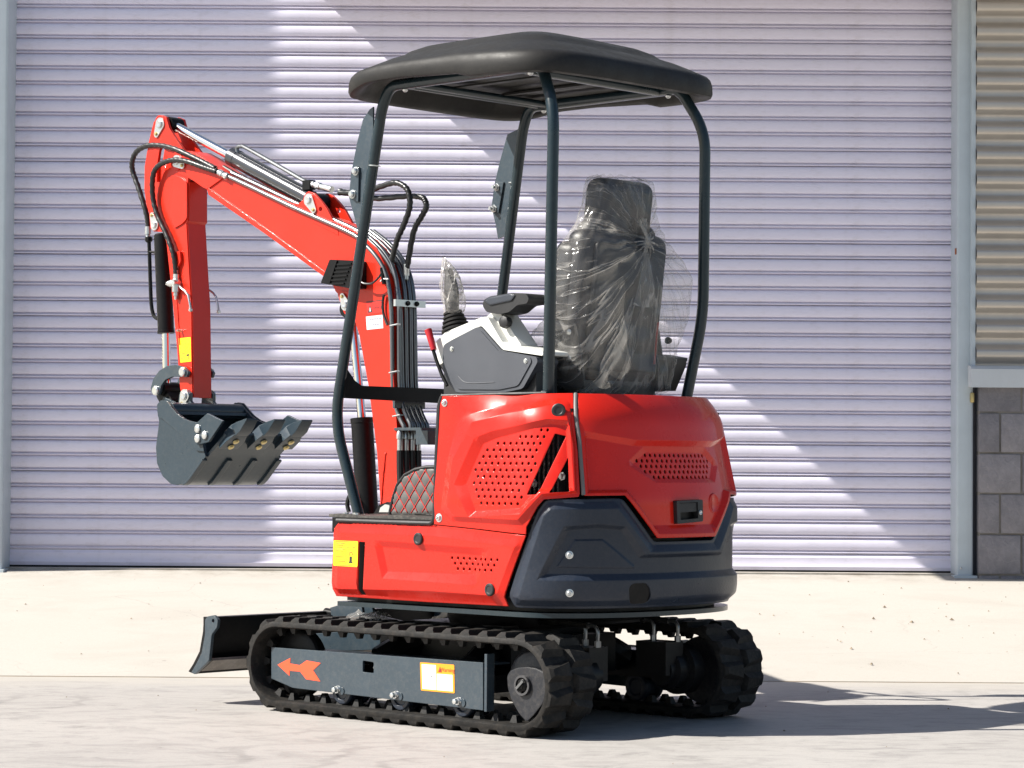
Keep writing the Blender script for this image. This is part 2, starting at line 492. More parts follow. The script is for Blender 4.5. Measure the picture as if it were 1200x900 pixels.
def smooth_path(pts, k=6):
    P = [Vector(p) for p in pts]; out = []
    for i in range(len(P) - 1):
        p0 = P[max(0, i - 1)]; p1 = P[i]; p2 = P[i + 1]; p3 = P[min(len(P) - 1, i + 2)]
        for j in range(k):
            t = j / k
            out.append(0.5 * ((2 * p1) + (p2 - p0) * t + (2 * p0 - 5 * p1 + 4 * p2 - p3) * t * t + (3 * p1 - p0 - 3 * p2 + p3) * t ** 3))
    out.append(P[-1])
    return out
def fillet(pts, r, k=5):
    """round the corners of a polyline with arcs"""
    P = [Vector(p) for p in pts]; out = [P[0]]
    for i in range(1, len(P) - 1):
        a = (P[i - 1] - P[i]); b = (P[i + 1] - P[i])
        d = min(r, a.length * 0.48, b.length * 0.48)
        p, q = P[i] + a.normalized() * d, P[i] + b.normalized() * d
        for j in range(k + 1):
            t = j / k
            out.append(p * (1 - t) ** 2 + P[i] * 2 * t * (1 - t) + q * t * t)
    out.append(P[-1])
    return out
def rbox(c, d, r, n=3, rot=None):
    """rounded box as a MB"""
    b = bmesh.new()
    bmesh.ops.create_cube(b, size=1)
    for v in b.verts: v.co = Vector((v.co.x * d[0], v.co.y * d[1], v.co.z * d[2]))
    bmesh.ops.bevel(b, geom=list(b.edges), offset=r, segments=n, profile=0.5, affect='EDGES')
    m = MB(); c = Vector(c)
    m.add([((rot @ v.co) if rot is not None else v.co) + c for v in b.verts], [[v.index for v in f.verts] for f in b.faces] if not b.verts.index_update() else [])
    b.free()
    return m
def XZ(y):
    return lambda p: (p[0], y, p[1])
def plateY(poly, y0, y1, holes=()):
    return MB().prism(list(poly), list(holes), XZ(y0), XZ(y1))
def circ(x, z, r, n=16):
    return [(x + r * math.cos(2 * math.pi * i / n), z + r * math.sin(2 * math.pi * i / n)) for i in range(n)]
def hexhead(mb, c, axis, r, h):
    c = Vector(c); ax = Vector(axis).normalized()
    mb.lathe(c, ax, [(0, r * 1.35), (h * 0.25, r * 1.35), (h * 0.26, r), (h, r * 0.96), (h * 1.05, r * 0.75)], 6)
    return mb
def domehead(mb, c, axis, r, h, n=12):
    return mb.lathe(Vector(c), axis, [(0, r), (h * 0.3, r), (h * 0.75, r * 0.75), (h, r * 0.35)], n)
def flat_text(s, size, mat, name, parent, M4, align='CENTER'):
    cu = bpy.data.curves.new(name, 'FONT')
    cu.body = s; cu.size = size; cu.align_x = align; cu.align_y = 'CENTER'
    tmp = bpy.data.objects.new(name + '_tmp', cu); COL.objects.link(tmp)
    dg = bpy.context.evaluated_depsgraph_get()
    me = bpy.data.meshes.new_from_object(tmp.evaluated_get(dg))
    bpy.data.objects.remove(tmp)
    me.name = name
    me.transform(M4)
    me.materials.clear(); me.materials.append(M[mat])
    o = bpy.data.objects.new(name, me); COL.objects.link(o); o.parent = parent
    return o

# ---- plan contour of the upper body: s = 0 at the rear centre, s < 0 round the left side
def _build_contour():
    pts = []
    n = 90
    for i in range(n + 1):
        t = math.pi / 2 * i / n
        c, s = math.cos(t), math.sin(t)
        pts.append((-0.45 - 0.32 * c ** (2 / 2.3), 0.5 * s ** (2 / 2.3)))
    m = 40
    for i in range(1, m + 1):
        pts.append((-0.45 + 0.81 * i / m, 0.5))
    L = [0.0]
    for a, b in zip(pts, pts[1:]):
        L.append(L[-1] + math.hypot(b[0] - a[0], b[1] - a[1]))
    return pts, L
_CP, _CL = _build_contour()
S_MAX = _CL[-1]
def _cpt(a):
    if a >= S_MAX:
        return (_CP[-1][0] + (a - S_MAX), _CP[-1][1])
    lo, hi = 0, len(_CL) - 1
    while hi - lo > 1:
        mid = (lo + hi) // 2
        if _CL[mid] <= a: lo = mid
        else: hi = mid
    t = (a - _CL[lo]) / (_CL[hi] - _CL[lo])
    return (_CP[lo][0] + t * (_CP[hi][0] - _CP[lo][0]), _CP[lo][1] + t * (_CP[hi][1] - _CP[lo][1]))
def contour(s):
    a = abs(s)
    x, y = _cpt(a)
    e = 0.006
    x0, y0 = _cpt(max(0, a - e)); x1, y1 = _cpt(a + e)
    tx, ty = x1 - x0, y1 - y0
    l = math.hypot(tx, ty)
    nx, ny = -ty / l, tx / l
    if a < e:
        nx, ny = -1.0, 0.0
    return (x, y, nx, ny) if s <= 0 else (x, -y, nx, -ny)
def _sm(a, b, x):
    t = min(1, max(0, (x - a) / (b - a)))
    return t * t * (3 - 2 * t)
def lean(s, z):
    r = 1 - _sm(0.66, 0.98, abs(s))
    o = 0.0
    if z > 0.74:
        k = (z - 0.74) / 0.24
        o -= (0.018 * (1 - r) + 0.050 * r) * k if k < 1 else (0.018 * (1 - r) + 0.050 * r)
    if z > 0.98:
        k = (z - 0.98) / 0.09
        o -= (0.004 * (1 - r) + 0.048 * r) * k ** 1.6
    if z < 0.44:
        o -= (0.44 - z) * 0.45
    return o
def body(s, z, off=0.0):
    x, y, nx, ny = contour(s)
    o = off + lean(s, z)
    return (x + nx * o, y + ny * o, z)


def grid_pts(poly, step):
    xs = [p[0] for p in poly]; ys = [p[1] for p in poly]
    out = []
    y = min(ys) + step / 2
    while y < max(ys):
        x = min(xs) + step / 2
        while x < max(xs):
            if pip((x, y), poly): out.append((x, y))
            x += step
        y += step
    return out
def densify(poly, step):
    out = []
    for a, b in zip(poly, poly[1:] + poly[:1]):
        n = max(1, int(math.hypot(b[0] - a[0], b[1] - a[1]) / step + 0.5))
        out += [(a[0] + (b[0] - a[0]) * i / n, a[1] + (b[1] - a[1]) * i / n) for i in range(n)]
    return out
def round_poly(poly, r, k=3):
    out = []; n = len(poly)
    for i in range(n):
        p0, p1, p2 = Vector(poly[i - 1]), Vector(poly[i]), Vector(poly[(i + 1) % n])
        a, b = p0 - p1, p2 - p1
        d = min(r, a.length * 0.45, b.length * 0.45)
        p, q = p1 + a.normalized() * d, p1 + b.normalized() * d
        for j in range(k + 1):
            t = j / k
            v = p * (1 - t) ** 2 + p1 * 2 * t * (1 - t) + q * t * t
            out.append((v.x, v.y))
    return out
def panel(name, mat, parent, outline, holes=(), circles=(), steps=(), off=0.0, thick=0.005, step=0.022, hmap=None, ang=14):
    """a body panel: outline and features in (s, z) on the body surface; steps = (outer, inner, depth)"""
    outline = densify(list(outline), step)
    steps = [(densify(list(a), step), densify(list(b), step), d) for a, b, d in steps]
    def H(p):
        h = 0.0
        for a, b, d in steps:
            if pip(p, b): h += d
            elif pip(p, a):
                da, db = dist_poly(p, a), dist_poly(p, b)
                h += d * da / max(1e-9, da + db)
        return h
    extra = [q for a, b, d in steps for q in (a, b)]
    extra = [q for q in extra if all(pip(p, outline) for p in q)]
    part = [q for a, b, d in steps for q in (a, b) if q not in extra]
    g = [p for p in grid_pts(outline, step) if not any((p[0] - c[0]) ** 2 + (p[1] - c[1]) ** 2 < (c[2] + 0.003) ** 2 for c in circles) and not any(pip(p, h) for h in holes)]
    for q in part: g += [p for p in q if pip(p, outline)]
    tris, pts = cdt(outline, list(holes), extra, g, circles)
    hs = {}
    cnt = {}
    for t in tris:
        for a, b in ((t[0], t[1]), (t[1], t[2]), (t[2], t[0])):
            k = (min(a, b), max(a, b)); cnt[k] = None if k in cnt else (a, b)
    used = sorted({i for t in tris for i in t})
    # nudge so a point on a step outline counts as outside / inside properly
    for i in used: hs[i] = H(pts[i])
    idx = {u: k for k, u in enumerate(used)}
    mb = MB()
    vs = [body(pts[i][0], pts[i][1], off + hs[i]) for i in used]
    fs = [tuple(idx[i] for i in t) for t in tris]
    inner = {}
    for k, e in cnt.items():
        if e:
            for i in e:
                if i not in inner:
                    inner[i] = len(vs); vs.append(body(pts[i][0], pts[i][1], off + hs[i] - thick))
            fs.append((idx[e[1]], idx[e[0]], inner[e[0]], inner[e[1]]))
    mb.add(vs, fs)
    return obj(name, mb, mat, parent, ang, recalc=False)
def hexgrid(poly, ds, dz, r, s0=None, shrink=0.008):
    xs = [p[0] for p in poly]; ys = [p[1] for p in poly]
    out = []; row = 0
    z = max(ys) - dz * 0.75
    while z > min(ys):
        s = min(xs) + (ds / 2 if row % 2 else 0)
        while s < max(xs):
            if pip((s, z), poly) and dist_poly((s, z), poly) > shrink: out.append((s, z, r))
            s += ds
        z -= dz; row += 1
    return out
def decal(name, mat, parent, poly, off, step=0.02):
    poly = densify(list(poly), step)
    tris, pts = cdt(poly, [], [], grid_pts(poly, step))
    mb = MB(); mb.add([body(p[0], p[1], off) for p in pts], tris)
    return obj(name, mb, mat, parent, 180, recalc=False)

# ================================================================== THE SETTING
APRON_TOP = 0.315; JOINT = 10.215; DOOR_Y = 12.9
g = obj('ground', MB().box((0, 300, -0.35), (3000, 3000, 0.02)), 'earth'); tag(g, kind='structure')
y = obj('concrete_yard', MB().box((0, -11, -0.15), (60, 2 * (JOINT - 0.022 + 11), 0.30)), 'yard'); tag(y, kind='structure')
mb = MB().loft([[(-30, JOINT + 0.020, 0.0), (30, JOINT + 0.020, 0.0), (30, JOINT + 0.020, -0.3), (-30, JOINT + 0.020, -0.3)],
                [(-30, 12.66, 0.300), (30, 12.66, 0.300), (30, 12.66, -0.3), (-30, 12.66, -0.3)],
                [(-30, 12.80, 0.312), (30, 12.80, 0.312), (30, 12.80, -0.3), (-30, 12.80, -0.3)],
                [(-30, 16.5, APRON_TOP), (30, 16.5, APRON_TOP), (30, 16.5, -0.3), (-30, 16.5, -0.3)]])
y = obj('concrete_apron', mb, 'apron', ang=10); tag(y, kind='structure')
mb = MB().box((0, JOINT + 0.001, -0.15), (60, 0.0400, 0.296))
y = obj('expansion_joint', mb, 'jointm'); tag(y, kind='structure')
# loose grit on the apron
mb = MB(); rnd = random.Random(3)
def apron_z(yy): return 0.3 * (yy - JOINT) / (12.66 - JOINT) if yy < 12.66 else 0.302
for k in range(95):
    xx = rnd.uniform(-2.4, 2.7); yy = JOINT + 0.05 + 2.3 * rnd.random() ** 0.6
    if k % 4 == 0: xx = rnd.uniform(1.2, 2.6)
    r = rnd.choice([0.003, 0.004, 0.005, 0.006]) if k % 12 else 0.010
    a = rnd.uniform(0, 6)
    mb.add([(xx + r * math.cos(a + q) * rnd.uniform(.7, 1.4), yy + r * math.sin(a + q), apron_z(yy) + 0.001 + (r * .8 if q == 9 else 0)) for q in (0, 2.1, 4.2)] + [(xx, yy, apron_z(yy) + r)],
           [(0, 1, 3), (1, 2, 3), (2, 0, 3)])
for k in range(30):
    xx = rnd.uniform(-2.0, 2.2); yy = rnd.uniform(7.3, 10.1); r = rnd.choice([.003, .004, .006])
    a = rnd.uniform(0, 6)
    mb.add([(xx + r * math.cos(a + q), yy + r * math.sin(a + q), 0.001) for q in (0, 2.1, 4.2)] + [(xx, yy, r)], [(0, 1, 3), (1, 2, 3), (2, 0, 3)])
o = obj('grit', mb, 'jointm', ang=10); tag(o, kind='stuff', label='loose dark grit scattered over the pale concrete')

# roller door --------------------------------------------------------
DX0, DX1 = -2.53, [(2.2009, 1.7758)][0][0]
door = empty('roller_door', (0, DOOR_Y, APRON_TOP))
tag(door, 'wide lavender white roller shutter door of curved horizontal slats behind the red excavator', 'roller door')
PITCH = 0.0776
prof = [(0.008, 0.0000), (0.010, 0.0048), (-0.0030, 0.0050), (-0.0072, 0.0068), (-0.0078, 0.0092), (-0.0040, 0.0126), (0.0080, 0.0134), (0.0080, 0.0192), (-0.0040, 0.0205), (-0.0075, 0.0235), (-0.0098, 0.0310), (-0.0106, 0.0400), (-0.0106, 0.0500), (-0.0096, 0.0600), (-0.0070, 0.0690), (-0.0030, 0.0745), (0.002, 0.0768), (0.008, 0.0770)]
def slat_mesh(x0, x1):
    mb = MB(); n = len(prof)
    vs = [(x0, p[0], p[1]) for p in prof] + [(x1, p[0], p[1]) for p in prof]
    fs = [(i, i + 1, n + i + 1, n + i) for i in range(n - 1)]
    return mb.add(vs, fs)
first = None
Z0 = 0.092
NS = 41
for k in range(NS):
    if first is None:
        first = obj('slat', slat_mesh(DX0 - 0.03, DX1 + 0.03), 'slat', door, ang=30, recalc=False)
        o = first
    else:
        o = copy_part(first, door)
    o.location = (rnd.uniform(-.004, .004), rnd.uniform(-.0012, .0012), Z0 + k * PITCH)
obj('backing_sheet', MB().box(((DX0 + DX1) / 2, 0.012, 0.09 + NS * PITCH / 2), (DX1 - DX0 + 0.05, 0.004, NS * PITCH)), 'slatgap', door)
rail = MB()
rail.add([(x, p[0], p[1]) for x in (DX0 - .03, DX1 + .03) for p in ((0.0, 0.012), (-0.016, 0.013), (-0.020, 0.03), (-0.012, 0.045), (-0.013, 0.075), (0.0, 0.090))], [(i, i + 1, i + 7, i + 6) for i in range(5)])
obj('bottom_rail', rail, 'slat', door, ang=30)
obj('rubber_strip', MB().box(((DX0 + DX1) / 2, -0.008, 0.0075), (DX1 - DX0, 0.012, 0.011)), 'rubber', door)
DH = Z0 + NS * PITCH
hd = obj('wall_above_door', MB().box((0, 12.98, APRON_TOP + DH + 1.0), (5.4, 0.12, 2.1)), 'flash')
tag(hd, 'pale sheet wall above the roller door', 'wall')
# threshold strip under the door
t = obj('door_threshold', MB().box(((DX0 + DX1) / 2, 12.86, 0.3145), (DX1 - DX0, 0.16, 0.008)), 'apron'); tag(t, kind='structure')

# steel columns either side -------------------------------------------
def column(x0, x1, y0, name, label):
    c = empty(name, ((x0 + x1) / 2, y0, 0.29))
    w = x1 - x0
    mb = MB()
    # hollow section with rounded arrises
    pr = round_poly([(-w / 2, 0), (w / 2, 0), (w / 2, 0.24), (-w / 2, 0.24)], 0.012, 3)
    mb.loft([[(p[0], p[1], z) for p in pr] for z in (0.0, 1.2, 2.4, 5.2)])
    obj('shaft', mb, 'column', c, ang=50)
    obj('base_plate', MB().box((0, 0.09, 0.012), (w + 0.03, 0.24, 0.024)), 'column', c)
    b = domehead(MB(), (-w / 2 + 0.022, -0.033 + 0.03, 0.06), (0, -1, 0), 0.006, 0.004)
    obj('bolt', b, 'steel', c)
    tag(c, label, 'column')
    return c
cl = column(-2.86, [(-2.5001, 1.7281)][0][0], 12.68, 'steel_column', 'pale grey steel column left of the roller door')
cr = column([(2.1946, 1.7629)][0][0], [(2.2768, 1.7635)][0][0], 12.715, 'steel_column', 'slim pale blue steel column between the roller door and the dark block wall')
o = obj('sealant_blob', rbox((0.034, -0.006, 0.90), (0.022, 0.014, 0.05), 0.006, 2), 'brass', cr)
o = obj('rust_mark', MB().box((-0.0425, 0.03, 1.625), (0.004, 0.03, 0.03)), paint('rust', (0.28, 0.08, 0.02), 0.9, vary=0.4), cr)

obj('gap_lining', MB().box((0.085, 0.16, 2.2), (0.12, 0.02, 5.0)), 'slatgap', cr)
# block wall -------------------------------------------------------------
BW_Y = 12.665
bw = empty('block_wall', ([(2.2945, 0.7951)][0][0], BW_Y, 0.29))
tag(bw, 'low wall of dark grey concrete blocks under a pale metal flashing, right of the roller door', 'wall')

rows = [0.085, 0.284, 0.483, 0.682, 0.881]
BH = 0.199
bm_cache = {}
def block(x0, x1, z0):
    w = round(x1 - x0, 3)
    if w not in bm_cache:
        bm_cache[w] = obj('block', rbox((0, 0, 0), (w - 0.009, 0.10, BH - 0.009), 0.005, 2), 'block', bw, ang=40)
        o = bm_cache[w]
    else: o = copy_part(bm_cache[w], bw)
    o.location = ((x0 + x1) / 2, 0.05 + rnd.uniform(-.002, .002), z0 + BH / 2)
    return o
for k in range(-1, 5):
    z0 = 0.06 + k * BH
    off = 0.0 if k % 2 == 0 else -0.105
    x = off
    while x < 2.4:
        a, b = max(x, 0.0), min(x + 0.21, 2.4)
        block(a, b, z0 - 0.03)
        x += 0.21
obj('mortar_bed', MB().box((1.205, 0.056, 0.46), (2.40, 0.096, 1.0)), 'mortar', bw)
fl = MB()
FZ = [(2.3856, 1.2434)][0][1] - 0.29
pr = [(-0.045, FZ - 0.005), (-0.045, FZ + 0.085), (-0.02, FZ + 0.100), (0.06, FZ + 0.108), (0.06, FZ - 0.0), (-0.040, FZ - 0.005)]
fl.loft([[(x, p[0], p[1]) for p in pr] for x in (-0.045, 2.42)])
obj('flashing', fl, 'flash', bw, ang=25)
# corrugated cladding above ------------------------------------------------
cw = empty('corrugated_wall', ([(2.2817, 2.3114)][0][0], 12.70, [(2.3547, 1.3459)][0][1]))
tag(cw, 'grey horizontally corrugated metal wall sheeting above the dark block wall', 'wall')
def corr(x0, x1, z0, z1):
    pts = []
    z = z0; P = 0.1225
    seq = [(i / 16, -0.021 + 0.021 * max(-1, min(1, 1.35 * math.cos(2 * math.pi * i / 16)))) for i in range(16)]
    while z < z1:
        for f, d in seq: pts.append((d, z + f * P))
        z += P
    return MB().add([(x, p[0], p[1]) for x in (x0, x1) for p in pts], [(i, i + 1, len(pts) + i + 1, len(pts) + i) for i in range(len(pts) - 1)])
obj('sheet', corr(0.0, 2.45, 0.0, 3.6), 'clad', cw, ang=60)
obj('edge_trim', MB().box((-0.012, 0.03, 1.8), (0.02, 0.10, 3.6)), 'column', cw)
# the neighbouring bay past the left column
lw = empty('corrugated_wall', (-7.4, 12.78, 0.31))
tag(lw, 'grey horizontally corrugated metal wall sheeting left of the roller door', 'wall')
obj('sheet', corr(0.0, 4.54, 0.0, 5.4), 'clad', lw, ang=60)
# eave over the right part of the door: it throws the slanting shade on the slats
aw = empty('roof_overhang', (0, 12.65, 3.2))
tag(aw, 'roof overhang projecting above the right part of the roller door', 'awning')
AX = -0.985
obj('soffit', MB().box(((AX + 6.5) / 2, -0.11, 0.03), (6.5 - AX, 0.84, 0.03)), 'white', aw)
obj('fascia', MB().box(((AX + 6.5) / 2, -0.542, 0.14), (6.5 - AX, 0.02, 0.25)), 'flash', aw)
obj('end_cap', MB().box((AX - 0.011, -0.11, 0.14), (0.02, 0.86, 0.25)), 'flash', aw)

# ================================================================== THE EXCAVATOR (local axes: +X forward, +Y its left side)
EX = empty('mini_excavator', (0, 8.8222, 0), math.radians(180 - 43.4147))
tag(EX, 'red mini excavator with black canopy and rubber tracks, its bucket raised in front', 'excavator')
LEFT = Vector((0, 1, 0))

# ---- undercarriage ----------------------------------------------------------
XF, XR, RO = 0.602, -0.525, 0.1425       # track end centres, outer belt radius
ZC = 0.02 + RO
def track_point(u, r=RO):
    """u in metres along the belt from the top front, going to the rear; returns x, z, nx, nz"""
    L = XF - XR; A = math.pi * RO
    per = 2 * L + 2 * A
    u %= per
    if u < L: return XF - u, ZC + r, 0, 1
    u -= L
    if u < A:
        a = math.pi / 2 + u / RO
        return XR + r * math.cos(a), ZC + r * math.sin(a), math.cos(a), math.sin(a)
    u -= A
    if u < L: return XR + u, ZC - r, 0, -1
    u -= L
    a = -math.pi / 2 + u / RO
    return XF + r * math.cos(a), ZC + r * math.sin(a), math.cos(a), math.sin(a)
PER = 2 * (XF - XR) + 2 * math.pi * RO
NLUG = 39
def lug_mb(y0, y1, outer):
    # a moulded bar: wide at the foot, narrow on top, swept towards the belt middle
    mb = MB()
    def ring(h, x0a, x1a, x0b, x1b, ya, yb):
        return [(x0a, ya, h), (x1a, ya, h), (x1b, yb, h), (x0b, yb, h)]
    s = 0.003
    if outer:  # outer end at y1
        a = ring(-0.003, -0.034 + s, 0.034 + s, -0.028 - s, 0.028 - s, y0, y1)
        b = ring(0.011, -0.027 + s, 0.027 + s, -0.017 - s, 0.017 - s, y0 + .004, y1 - .003)
        c = ring(0.020, -0.022 + s, 0.022 + s, -0.010 - s, 0.010 - s, y0 + .009, y1 - .013)
    else:
        a = ring(-0.003, -0.028 - s, 0.028 - s, -0.034 + s, 0.034 + s, y0, y1)
        b = ring(0.011, -0.017 - s, 0.017 - s, -0.027 + s, 0.027 + s, y0 + .003, y1 - .004)
        c = ring(0.020, -0.010 - s, 0.010 - s, -0.022 + s, 0.022 + s, y0 + .013, y1 - .009)
    return mb.loft([a, b, c])
def tooth_mb():
    mb = MB()
    for sy in (-0.035, 0.035):
        a = [(x, sy + yy, 0.0) for x, yy in ((-.014, -.012), (.016, -.014), (.016, .014), (-.016, .014))]
        b = [(x * 0.45, sy + yy * 0.6, -0.024) for x, yy in ((-.016, -.014), (.016, -.014), (.016, .014), (-.016, .014))]
        mb.loft([a, b])
    return mb
def frame_mat(u, yc, r):
    x, z, nx, nz = track_point(u, r)
    n = Vector((nx, 0, nz)); yv = Vector((0, 1, 0)); tx = yv.cross(n)
    m = Matrix((( tx.x, yv.x, n.x, x), (tx.y, yv.y, n.y, yc), (tx.z, yv.z, n.z, z), (0, 0, 0, 1)))
    return m
lug_out = lug_in = tooth = None
def make_track(side):
    global lug_out, lug_in, tooth
    yc = 0.426 * side
    us = []
    n = 150
    path = [track_point(PER * i / n) for i in range(n)]
    rings = []
    for x, z, nx, nz in path:
        t = 0.018
        pts = [(0.107, 0.0), (0.1045, 0.003), (-0.1045, 0.003), (-0.107, 0.0), (-0.107, -t + .004), (-0.100, -t), (-0.02, -t), (0.02, -t), (0.100, -t), (0.107, -t + .004)]
        rings.append([(x + nx * h, yc + yy, z + nz * h) for yy, h in pts])
    mb = MB(); rings.append(rings[0]); mb.loft(rings, cap=False)
    tr = obj('rubber_track', mb, 'tread', EX, ang=40)
    for k in range(NLUG):
        for outer, ph in ((True, 0.0), (False, 0.5)):
            u = PER * (k + ph) / NLUG + 0.012
            m = frame_mat(u, yc, RO)
            src = lug_out if outer else lug_in
            if src is None:
                o = obj('lug', lug_mb(0.006, 0.107, True) if outer else lug_mb(-0.107, -0.006, False), 'tread', tr, ang=25)
                o.matrix_local = m
                if outer: lug_out = o
                else: lug_in = o
            else:
                mm = m @ Matrix.Rotation(math.pi, 4, 'Z') if side < 0 else m
                o = copy_part(src, tr, mm)
        m = frame_mat(PER * (k + 0.25) / NLUG, yc, RO - 0.017)
        if tooth is None:
            tooth = obj('drive_tooth', tooth_mb(), 'rubber', tr, ang=25); tooth.matrix_local = m
        else: copy_part(tooth, tr, m)
    return tr
make_track(1); make_track(-1)

def make_track_frame(side):
    f = empty('track_frame', (0, 0, 0)); f.parent = EX
    yo = 0.492 * side; yi = 0.36 * side
    beam = [(0.6696, 0.2143), (-0.3468, 0.2211), (-0.3483, 0.0697), (0.5575, 0.0821), (0.6680, 0.1072)]
    hole = round_poly([(0.2103, 0.1955), (0.1567, 0.1930), (0.1563, 0.1563), (0.2098, 0.1573)], 0.006)
    o = obj('beam_side', plateY(beam, yo, yo - 0.008 * side, [hole] if side > 0 else []), 'slate', f)
    top = [beam[0], beam[1]]
    mb = MB().box(((top[0][0] + top[1][0]) / 2, (yo - 0.008 * side + yi) / 2, (top[0][1] + top[1][1]) / 2 - 0.008), (top[0][0] - top[1][0] - .012, abs(yo - yi) - 0.010, 0.006), Matrix.Rotation(math.atan2(top[0][1] - top[1][1], top[0][0] - top[1][0]) * -1, 3, 'Y'))
    obj('beam_top', mb, 'slate', f)
    obj('beam_core', MB().box((0.10, (yo + yi) / 2 - 0.02 * side, 0.150), (0.92, abs(yo - yi) - 0.05, 0.055)), 'black', f)
    ep = [(-0.3448, 0.2498), (-0.3637, 0.2495), (-0.3693, 0.0676), (-0.3523, 0.0664)]
    xe = ep[1][0]
    obj('end_plate', MB().box((xe - 0.004, 0.484 * side, (ep[0][1] + ep[2][1]) / 2), (0.011, 0.034, ep[0][1] - ep[2][1])), 'slate', f)
    # idler fork front
    obj('idler_fork', MB().box((0.63 - 0.05, 0.426 * side, ZC), (0.20, 0.07, 0.05)), 'black', f)
    # idler and sprocket
    w = MB().lathe((XF, 0.415 * side - 0.028, ZC), (0, 1, 0), [(0, 0.03), (0, 0.095), (0.006, 0.112), (0.014, 0.118), (0.042, 0.118), (0.050, 0.112), (0.056, 0.095), (0.056, 0.03)], 40)
    obj('idler_wheel', w, 'black', f, ang=30)
    # rear drive hub with cast cover and locking ring
    yh = 0.426 * side
    hub = MB().lathe((XR, yh - 0.04 * side, ZC), (0, side, 0), [(0, 0.04), (0, 0.112), (0.03, 0.116), (0.055, 0.112), (0.068, 0.100), (0.076, 0.07), (0.078, 0.02)], 44)
    h = obj('drive_hub', hub, 'hubcast', f, ang=30)
    cov = [(-0.4396, 0.1840), (-0.4543, 0.2010), (-0.4838, 0.2122), (-0.5242, 0.2173), (-0.5608, 0.2155), (-0.5972, 0.2057), (-0.6081, 0.1944), (-0.6103, 0.1522), (-0.5944, 0.1087), (-0.5548, 0.0686), (-0.5258, 0.0452), (-0.4925, 0.0695), (-0.4589, 0.1100), (-0.4437, 0.1466)]
    cov = [(x - 0.0, z) for x, z in cov]
    obj('cast_cover', plateY(round_poly(cov, 0.008), yh + 0.030 * side, yh + 0.052 * side), 'hubcast', h)
    c0 = [(-0.5119, 0.1590)][0]
    rg = MB().lathe((c0[0], yh + 0.051 * side, c0[1]), (0, side, 0), [(0, 0.031), (0.006, 0.0335), (0.012, 0.032), (0.012, 0.025), (0.004, 0.024)], 32, cap=False)
    obj('lock_ring', rg, 'gunmetal', h, ang=40)
    nut = MB().lathe((c0[0], yh + 0.050 * side, c0[1]), (0, side, 0), [(0, 0.022), (0.012, 0.021), (0.016, 0.014), (0.020, 0.012)], 6)
    for k in range(5):
        a = k * 2 * math.pi / 5
        nut.lathe((c0[0] + 0.019 * math.cos(a), yh + 0.052 * side, c0[1] + 0.019 * math.sin(a)), (0, side, 0), [(0, 0.006), (0.007, 0.0055)], 8)
    obj('hub_nut', nut, 'black', h, ang=40)
    slot = MB().box((c0[0] - 0.002, yh + 0.072 * side, c0[1] + 0.003), (0.038, 0.006, 0.008), Matrix.Rotation(math.radians(42), 3, 'Y'))
    obj('hub_slot', slot, 'tube', h)
    # rollers and bolts
    bolts = [(0.3301, 0.0913), (0.0490, 0.0922), (-0.2396, 0.0914)]
    for i, (bx, bz) in enumerate(bolts):
        r = MB().lathe((bx, 0.426 * side - 0.05, 0.086), (0, 1, 0), [(0, 0.02), (0, 0.044), (0.006, 0.048), (0.024, 0.048), (0.027, 0.036), (0.073, 0.036), (0.076, 0.048), (0.094, 0.048), (0.100, 0.044), (0.100, 0.030), (0.094, 0.028), (0.094, 0.012)], 30)
        obj('track_roller', r, 'navy', f, ang=30)
        b = domehead(MB(), (bx, yo - 0.001 * side, bz), (0, side, 0), 0.0135, 0.012, 12)
        hexhead(b, (bx, yo + 0.004 * side, bz), (0, side, 0), 0.0095, 0.018)
        obj('roller_bolt', b, 'steel', f, ang=30)
        obj('bolt_washer', MB().cyl((bx - 0.018, yo - 0.001 * side, bz - 0.004), (bx - 0.018, yo + 0.003 * side, bz - 0.004), 0.014, n=14), 'slate', f)
    # spring tube seen through the window in the beam
    obj('tension_rod', MB().cyl((0.35, yi + 0.05 * side, 0.165), (-0.25, yi + 0.05 * side, 0.165), 0.022), 'black', f)
    if side > 0:
        bb = domehead(MB(), ([(0.1732, 0.1744)][0][0], 0.465, [(0.1732, 0.1744)][0][1]), (0, 1, 0), 0.010, 0.010)
        obj('grease_nipple', bb, 'steel', f)
        # arrow and warning sticker on the beam
        arr = [(0.6354, 0.1562), (0.5698, 0.1834), (0.5717, 0.1644), (0.5215, 0.1615), (0.4871, 0.1795), (0.4161, 0.1750), (0.4543, 0.1482), (0.4174, 0.1130), (0.4884, 0.1157), (0.5190, 0.1399), (0.5736, 0.1395), (0.5733, 0.1220)]
        obj('arrow_decal', plateY(arr, 0.4922, 0.4932), 'arrow', f)
        st = [(-0.0628, 0.2059), (-0.2191, 0.2069), (-0.2220, 0.1154), (-0.0678, 0.1148)]
        def lerp(u, v):   # u right, v up
            a = Vector(st[3]).lerp(Vector(st[2]), u); b = Vector(st[0]).lerp(Vector(st[1]), u)
            q = a.lerp(b, v); return (q.x, q.y)
        s1 = obj('warning_sticker', plateY(round_poly([lerp(0, 0), lerp(1, 0), lerp(1, 1), lerp(0, 1)], 0.004), 0.4922, 0.4932), 'orange', f)
        obj('sticker_panel', plateY([lerp(.05, .06), lerp(.47, .06), lerp(.47, .94), lerp(.05, .94)], 0.4932, 0.4937), 'white', s1)
        obj('sticker_panel', plateY([lerp(.49, .06), lerp(.95, .06), lerp(.95, .64), lerp(.49, .64)], 0.4932, 0.4937), 'white', s1)
        obj('warning_triangle', plateY([lerp(.53, .70), lerp(.645, .70), lerp(.588, .90)], 0.4932, 0.4938), 'inkr', s1)
        c = lerp(.80, .79)
